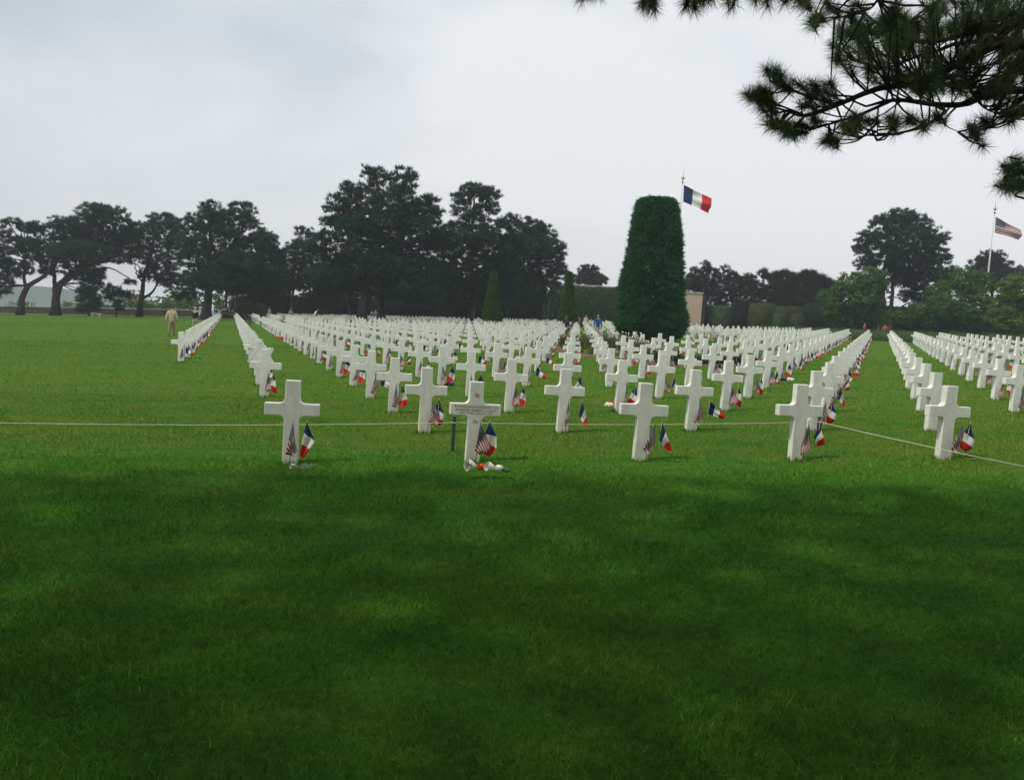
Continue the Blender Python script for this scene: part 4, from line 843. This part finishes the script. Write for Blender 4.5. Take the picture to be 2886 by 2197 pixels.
# ------------------------------------------------------------------ flowers and wreaths
def lily(b_, p, d, ln, r, mi):
    """flared bloom"""
    p, d = Vector(p), Vector(d).normalized(); u = d.orthogonal().normalized(); w = d.cross(u); V = []; n = 10
    for j, (t_, q) in enumerate(((0, .10), (.3, .45), (.65, .72), (1, .80))):
        for k in range(n):
            a = 2*math.pi*k/n; rr = r*q*(1+.16*math.sin(3*a)*t_); V.append(p+d*(ln*t_*(1+.12*math.sin(2*a)))+(u*math.cos(a)+w*math.sin(a))*rr)
    b_.add(V, [(j*n+k, j*n+(k+1) % n, (j+1)*n+(k+1) % n, (j+1)*n+k) for j in range(3) for k in range(n)], mi)
def stemleaf(b_, p, d, L, mi=0, leaf=True):
    p, d = Vector(p), Vector(d).normalized(); b_.tube([p, p+d*L*.5+Vector((0, 0, .012)), p+d*L], .0035, 5, mi)
    if leaf:
        for s in (-1, 1):
            c = p+d*L*.35; sd = Vector((-d.y, d.x, .25)).normalized()*s
            b_.add([c, c+d*.05+sd*.03, c+d*.10+sd*.055+Vector((0, 0, .01)), c+d*.045+sd*.055], [(0, 1, 2, 3)], mi)
def flowers(px, py, label, spec):
    """spec: (dx, dy, size, material, kind)"""
    p = gnd(px, py, .03); o = thing('flower_bouquet', p, label, 'flowers', 'flowers laid at the crosses'); b_ = MB()
    for dx, dy, s, mt, kd in spec:
        q = MB(); v = Vector((dx, dy, .045+s*.4+(abs(rng.normal(0, .05)) if mt in (PETALP, PETALC) else 0)))
        if kd == 'lily':
            dd = Vector((-.8+rng.normal(0, .2), -.5+rng.normal(0, .2), .18)); lily(q, v, dd, s*1.2, s*.62, 0); lily(q, v+dd*.01, dd, s*.8, s*.35, 0)
            stemleaf(b_, v, (-dd.x, dd.y*.6-.25, -.22), .22)
        elif kd == 'rose':
            q.ball(v, (s*.5, s*.5, s*.42), 0, 10, 6, lambda w: w*(1+.14*math.sin(9*w.x/s+7*w.z/s)))
            for k_ in range(7): a = k_*.9; lily(q, v+Vector((0, 0, -s*.2)), (math.cos(a)*.6, math.sin(a)*.6, .8), s*.55, s*.3, 0)
            stemleaf(b_, v, (rng.normal(.6, .4), -.6+rng.normal(0, .2), -.18), .20)
        elif kd == 'ribbon':
            for k_ in range(6): a = k_*1.05; q.ball(v+Vector((math.cos(a)*s*.5, math.sin(a)*s*.3, .02*math.sin(k_*2))), (s*.36, s*.26, s*.2), 0, 8, 5)
        q.build('bloom' if kd != 'ribbon' else 'ribbon', mt, o)
    k_ = 1.0 if spec[0][4] == 'ribbon' else 1.2; o.scale = (k_, k_, k_); return o
flowers(838, 1338, 'single white rose with leaves lying before the leftmost front cross', [(-.05, .02, .065, PETALW, 'rose')])
def big_leaves():
    p = gnd(842, 1326); b_ = MB()
    for ax, L in ((.2, .16), (1.0, .13), (2.6, .13), (-.4, .17)):
        d = Vector((math.cos(ax), math.sin(ax)*.5, .22)); s = Vector((-d.y, d.x, .3)).normalized()*.052; c = Vector((0, 0, .045)); e = Vector((0, 0, .012)); b_.add([c, c+d*L*.25+s*.8, c+d*L*.6+s, c+d*L*.9+s*.4, c+d*L, c+d*L*.9-s*.4+e, c+d*L*.6-s+e, c+d*L*.25-s*.8+e], [tuple(range(8))])
    b_.tube([(0, 0, .03), (-.06, -.12, .015), (-.14, -.22, .012)], .004, 5)
    root = [o for o in bpy.data.objects if o.get('label', '').startswith('single white rose')][0]
    o = b_.build('leaves', plain('silver_leaf', (.09, .16, .065), .5, .25, 20), root); o.location = (.02, .0, .02)
big_leaves()
flowers(1360, 1340, 'white lilies and red blooms laid before the cross with the gilded star', [(-.06, .02, .095, PETALW, 'lily'), (-.10, -.015, .08, PETALW, 'lily'), (-.01, .03, .075, PETALR, 'rose'), (.035, .045, .065, PETALR, 'rose'), (-.03, .05, .06, PETALR, 'rose'), (.12, .0, .085, PETALW, 'lily'), (.15, .035, .075, PETALW, 'rose'), (.20, .03, .05, STEM, 'rose'), (.23, .0, .045, STEM, 'rose')])
flowers(1733, 1155, 'round pink and white bouquet at a cross in the third row', [(rng.normal(0, .07), rng.normal(0, .05), .10, PETALP, 'rose') for _ in range(7)]+[(-.13, -.03, .09, PETALW, 'rose'), (-.08, -.08, .09, PETALW, 'rose'), (.12, -.04, .09, PETALW, 'rose')])
flowers(1265, 1092, 'blue and red ribboned posy on the grass left of the gilded star cross', [(0, 0, .12, PETALB, 'ribbon'), (.07, .02, .10, PETALB, 'rose'), (-.10, .03, .07, PETALR, 'rose')])
flowers(2216, 1078, 'blue and white ribboned posy on the grass near the right aisle', [(-.10, 0, .12, PETALB, 'ribbon'), (-.03, .03, .10, PETALB, 'rose'), (.08, .02, .13, PETALW, 'rose'), (.16, -.02, .12, PETALW, 'rose')])
flowers(797, 957, 'dark red wreath at the left edge of the field of crosses', [(.28*math.cos(k), .18*math.sin(k), .20, PETALR, 'ribbon') for k in range(6)]+[(.05, -.1, .09, PETALW, 'rose')])
for px, py, lb in ((1132, 940, 'coral pink flowers among the middle crosses, left one'), (1152, 942, 'coral pink flowers among the middle crosses, right one')):
    flowers(px, py, lb, [(rng.normal(0, .1), rng.normal(0, .06), .16, PETALC, 'rose') for _ in range(5)])

# ------------------------------------------------------------------ visitors
SKIN = plain('skin', (.45, .26, .18), .55, .08, 20); DARKSHOE = plain('shoe', (.05, .035, .025), .5)
cloth_cache = {}
def clothm(c):
    if c not in cloth_cache: cloth_cache[c] = plain('fabric', c, .85, .16, 12)
    return cloth_cache[c]
def skin_mesh(name, joints, edges, root_i, material, sub=1):
    me = bpy.data.meshes.new('sk'); me.from_pydata([j[:3] for j in joints], edges, []); o = bpy.data.objects.new('sk', me); COL.objects.link(o)
    md = o.modifiers.new('s', 'SKIN'); o.modifiers.new('u', 'SUBSURF').levels = sub; md.use_smooth_shade = True
    for k, j in enumerate(joints):
        r = j[3]; me.skin_vertices[0].data[k].radius = r if isinstance(r, tuple) else (r, r); me.skin_vertices[0].data[k].use_root = (k == root_i)
    bpy.context.view_layer.update(); m2 = bpy.data.meshes.new_from_object(o.evaluated_get(bpy.context.evaluated_depsgraph_get())); m2.name = name
    bpy.data.objects.remove(o); m2.materials.clear(); m2.materials.append(material); m2.polygons.foreach_set('use_smooth', np.ones(len(m2.polygons), bool)); return m2
def person(p, label, top, legs, hair, yaw=0, h=1.75, stride=.12, bend=0.0, arms='down', coat=False, female=False, longhair=False, shoe=None):
    """yaw 0 looks away along +Y"""
    root = thing('person', p, label, 'person', 'visitors'); root.rotation_euler = (0, 0, yaw); k = h/1.75; root.scale = (k, k, k)
    sh = .185 if not female else .165; B = lambda z: bend*max(0, z-.95)     # forward lean
    hand = {'down': lambda s: (s*(sh+.075), .04+.10*s, .80), 'hip': lambda s: (s*.12, .16, 1.0), 'fold': lambda s: (s*-.04, .24, 1.12), 'elbow': lambda s: ((sh+.10, .16, 1.0) if s < 0 else (.12, .22, 1.05))}[arms]
    J = [(0, 0, .93, (.14, .10))]; E = []
    def add(prev, *pts):
        for q in pts: J.append(q); E.append((prev, len(J)-1)); prev = len(J)-1
        return prev
    ch = add(0, (0, B(1.15), 1.15, (.14, .10)), (0, B(1.38), 1.38, (.15, .10)))
    nk = add(ch, (0, B(1.47)+.0, 1.47, .06), (0, B(1.53)+.015, 1.54, .055)); add(nk, (0, B(1.6)+.025, 1.63, (.078, .092)), (0, B(1.7)+.02, 1.72, (.06, .07)))
    for s in (-1, 1):
        hx, hy, hz = hand(s); ex, ey, ez = ((hx+s*sh)/2+s*.06, hy*.35-.06+B(1.15), (hz+1.4)/2-.03)
        w = add(ch, (s*sh, B(1.41), 1.41, .06), (ex, ey, ez, .046), (hx, hy+B(hz), hz, .032)); add(w, (hx+s*.004, hy+B(hz)+.03, hz-.09, (.022, .04)))
        f = s*stride; lg = add(0, (s*.09, 0, .88, .088), (s*.095, f*.55+.02, .49, .06), (s*.10, f, .09, .042)); add(lg, (s*.11, f+.13, .03, (.042, .028)))
    body = skin_mesh('body', J, E, 0, SKIN); link(bpy.data.objects.new('body', body), root)
    # jacket
    J = [(0, 0, (.80 if not coat else .62), (.185, .13)), (0, B(1.15), 1.15, (.175, .13)), (0, B(1.38), 1.37, (.185, .125)), (0, B(1.45), 1.47, .085)]; E = [(0, 1), (1, 2), (2, 3)]
    for s in (-1, 1):
        hx, hy, hz = hand(s); ex, ey, ez = ((hx+s*sh)/2+s*.06, hy*.35-.06+B(1.15), (hz+1.4)/2-.03)
        n = len(J); J += [(s*(sh+.005), B(1.41), 1.40, .080), (ex, ey, ez, .066), (hx*1.0, hy+B(hz)-.005, hz+.03, .050)]; E += [(2, n), (n, n+1), (n+1, n+2)]
    link(bpy.data.objects.new('jacket' if not coat else 'coat', skin_mesh('jacket', J, E, 1, clothm(top))), root)
    J = [(0, 0, .95, (.165, .12)), (0, 0, .86, (.155, .115))]; E = [(0, 1)]
    for s in (-1, 1): f = s*stride; n = len(J); J += [(s*.09, 0, .80, .105), (s*.098, f*.55+.02, .49, .083), (s*.105, f*.95, .11, .068)]; E += [(1, n), (n, n+1), (n+1, n+2)]
    link(bpy.data.objects.new('trousers', skin_mesh('trousers', J, E, 0, clothm(legs))), root)
    for s in (-1, 1):
        b_ = MB(); b_.ball((s*.11, s*stride+.06, .045), (.052, .14, .05), 0, 10, 6); b_.build('shoe', clothm(shoe) if shoe else DARKSHOE, root)
    hy = B(1.68)+.02; b_ = MB(); b_.ball((0, hy-.012, 1.675), (.094, .112, .098), 0, 12, 8, lambda q: q if q.z > -.03 or q.y < .02 else Vector((q.x*.6, q.y*.3, q.z)))
    if longhair: b_.ball((0, hy-.06, 1.56), (.095, .06, .15), 0, 10, 6)
    b_.build('hair', clothm(hair), root)
    b_ = MB(); b_.ball((0, hy+.10, 1.635), (.014, .02, .022), 0, 6, 4)
    for s in (-1, 1): b_.ball((s*.084, hy+.0, 1.645), (.014, .024, .032), 0, 6, 5)
    f = b_.build('face_features', SKIN, root)
    b_ = MB()
    for s in (-1, 1): b_.ball((s*.032, hy+.088, 1.662), (.014, .008, .008), 0, 6, 4)
    b_.build('eyes', clothm((.03, .025, .02)), root)
    return root
GREY, BROWN, TAN = (.30, .29, .28), (.07, .045, .03), (.40, .33, .22)
def G_(px, py, Y=None): return gnd(px, py) if Y is None else foot(px, py, Y)
person(G_(483, 935, 47.5), 'man in a khaki jacket and trousers walking away on the left lawn', (.47, .39, .27), (.25, .205, .13), (.09, .06, .045), R(8), 1.84, .17)
person(G_(548, 927, 58), 'grey-haired man in a navy jacket with one elbow raised, beyond the man in khaki', (.012, .018, .04), (.34, .30, .22), (.42, .40, .38), R(-5), 1.75, .06, arms='elbow')
person(G_(1594, 930, 66), 'woman in a long dark purple coat standing among the crosses', (.045, .018, .038), (.02, .02, .025), (.16, .075, .045), R(-6), 1.68, .04, coat=True, female=True, longhair=True)
person(G_(1683, 937, 60), 'grey-haired man in a bright blue jacket left of the cypress', (.02, .07, .30), (.30, .25, .18), (.25, .24, .23), R(-4), 1.80, .06)
person(G_(1628, 915, 90), 'small distant person in a grey hooded top behind the woman in purple', (.24, .23, .21), (.2, .2, .2), (.32, .30, .27), R(10), 1.75)
person(G_(1624, 912, 100), 'tiny distant person in pale grey left of the hooded one', (.42, .42, .42), (.1, .1, .12), (.35, .33, .3), 0, 1.8)
person(G_(1650, 918, 92), 'distant person with blond hair and a cream top left of the man in blue', (.50, .44, .34), (.1, .1, .12), (.45, .33, .16), R(150), 1.72, longhair=True)
person(G_(1664, 918, 94), 'short distant person in a white top beside the man in blue', (.58, .55, .50), (.1, .1, .12), (.3, .2, .12), R(170), 1.35)
person(G_(608, 889, 116), 'distant person in a bright blue shirt at the end of the left column of crosses', (.015, .09, .42), (.30, .28, .22), (.05, .04, .03), R(170), 1.75)
for px, Y, tp, lb, hh in ((627, 119, (.02, .03, .06), 'distant person in dark blue, leftmost of the group behind the left columns', 1.62), (636, 120, (.03, .04, .09), 'distant person in navy, second of the group behind the left columns', 1.72), (646, 119.5, (.025, .025, .03), 'distant person in black, third of the group behind the left columns', 1.5), (655, 119, (.10, .05, .05), 'distant person in dark red, rightmost of the group behind the left columns', 1.45)):
    person(G_(px, 889, Y), lb, tp, (.03, .03, .04), BROWN, R(160+rng.normal(0, 25)), hh)
person(G_(673, 890, 112), 'distant man in blue and white beside the bright green hedge', (.30, .36, .46), (.02, .025, .05), (.30, .28, .26), R(120), 1.8)
person(G_(750, 886, 122), 'distant person in dark navy behind the crosses, left of a pair', (.02, .02, .05), (.03, .03, .05), BROWN, R(160), 1.75)
person(G_(759, 886, 122), 'distant person in pale blue behind the crosses, right of a pair', (.36, .40, .48), (.05, .06, .1), GREY, R(170), 1.78)
person(G_(819, 889, 112), 'distant person in a pale pink top behind the far crosses', (.46, .38, .36), (.2, .2, .22), (.35, .30, .26), R(170), 1.75)
person(G_(885, 896, 106), 'person in a white shirt bending forward behind the far crosses', (.68, .68, .66), (.16, .12, .09), BROWN, R(-60), 1.75, bend=.55, arms='fold')
person(G_(895, 894, 108), 'distant person in black beside the bending person in white', (.015, .015, .018), (.02, .02, .02), GREY, R(40), 1.8)
person(G_(1047, 898, 112), 'distant person in royal blue between the two thick pine trunks', (.03, .05, .24), (.03, .03, .06), BROWN, R(160), 1.7)
person(G_(1058, 898, 113), 'distant person in grey beside the one in royal blue', (.20, .22, .24), (.1, .1, .1), (.32, .30, .28), R(-160), 1.82)
person(G_(2434, 948, 96), 'person in a bright red jacket beyond the low hedge, left of the solitary pine', (.55, .05, .025), (.05, .05, .06), GREY, R(30), 1.45)
person(G_(2492, 950, 95), 'person in a red jacket beyond the low hedge at the head of the right aisle', (.5, .045, .03), (.05, .05, .06), (.25, .12, .08), R(-40), 1.35)

# ------------------------------------------------------------------ the hazy air
def haze():
    b_ = MB(); z0, z1 = -120, 70; b_.box((0, 400, (z0+z1)/2), (3000, 2100, z1-z0))
    M = bpy.data.materials.new('air'); M.use_nodes = True; t = M.node_tree; t.nodes.remove(t.nodes['Principled BSDF'])
    v = N(t, 'ShaderNodeVolumePrincipled'); v.inputs['Color'].default_value = (.80, .88, 1.0, 1); v.inputs['Density'].default_value = .00055; v.inputs['Anisotropy'].default_value = .2
    t.links.new(v.outputs[0], t.nodes['Material Output'].inputs['Volume'])
    tag(b_.build('haze', M, None, False), kind='stuff')
haze()
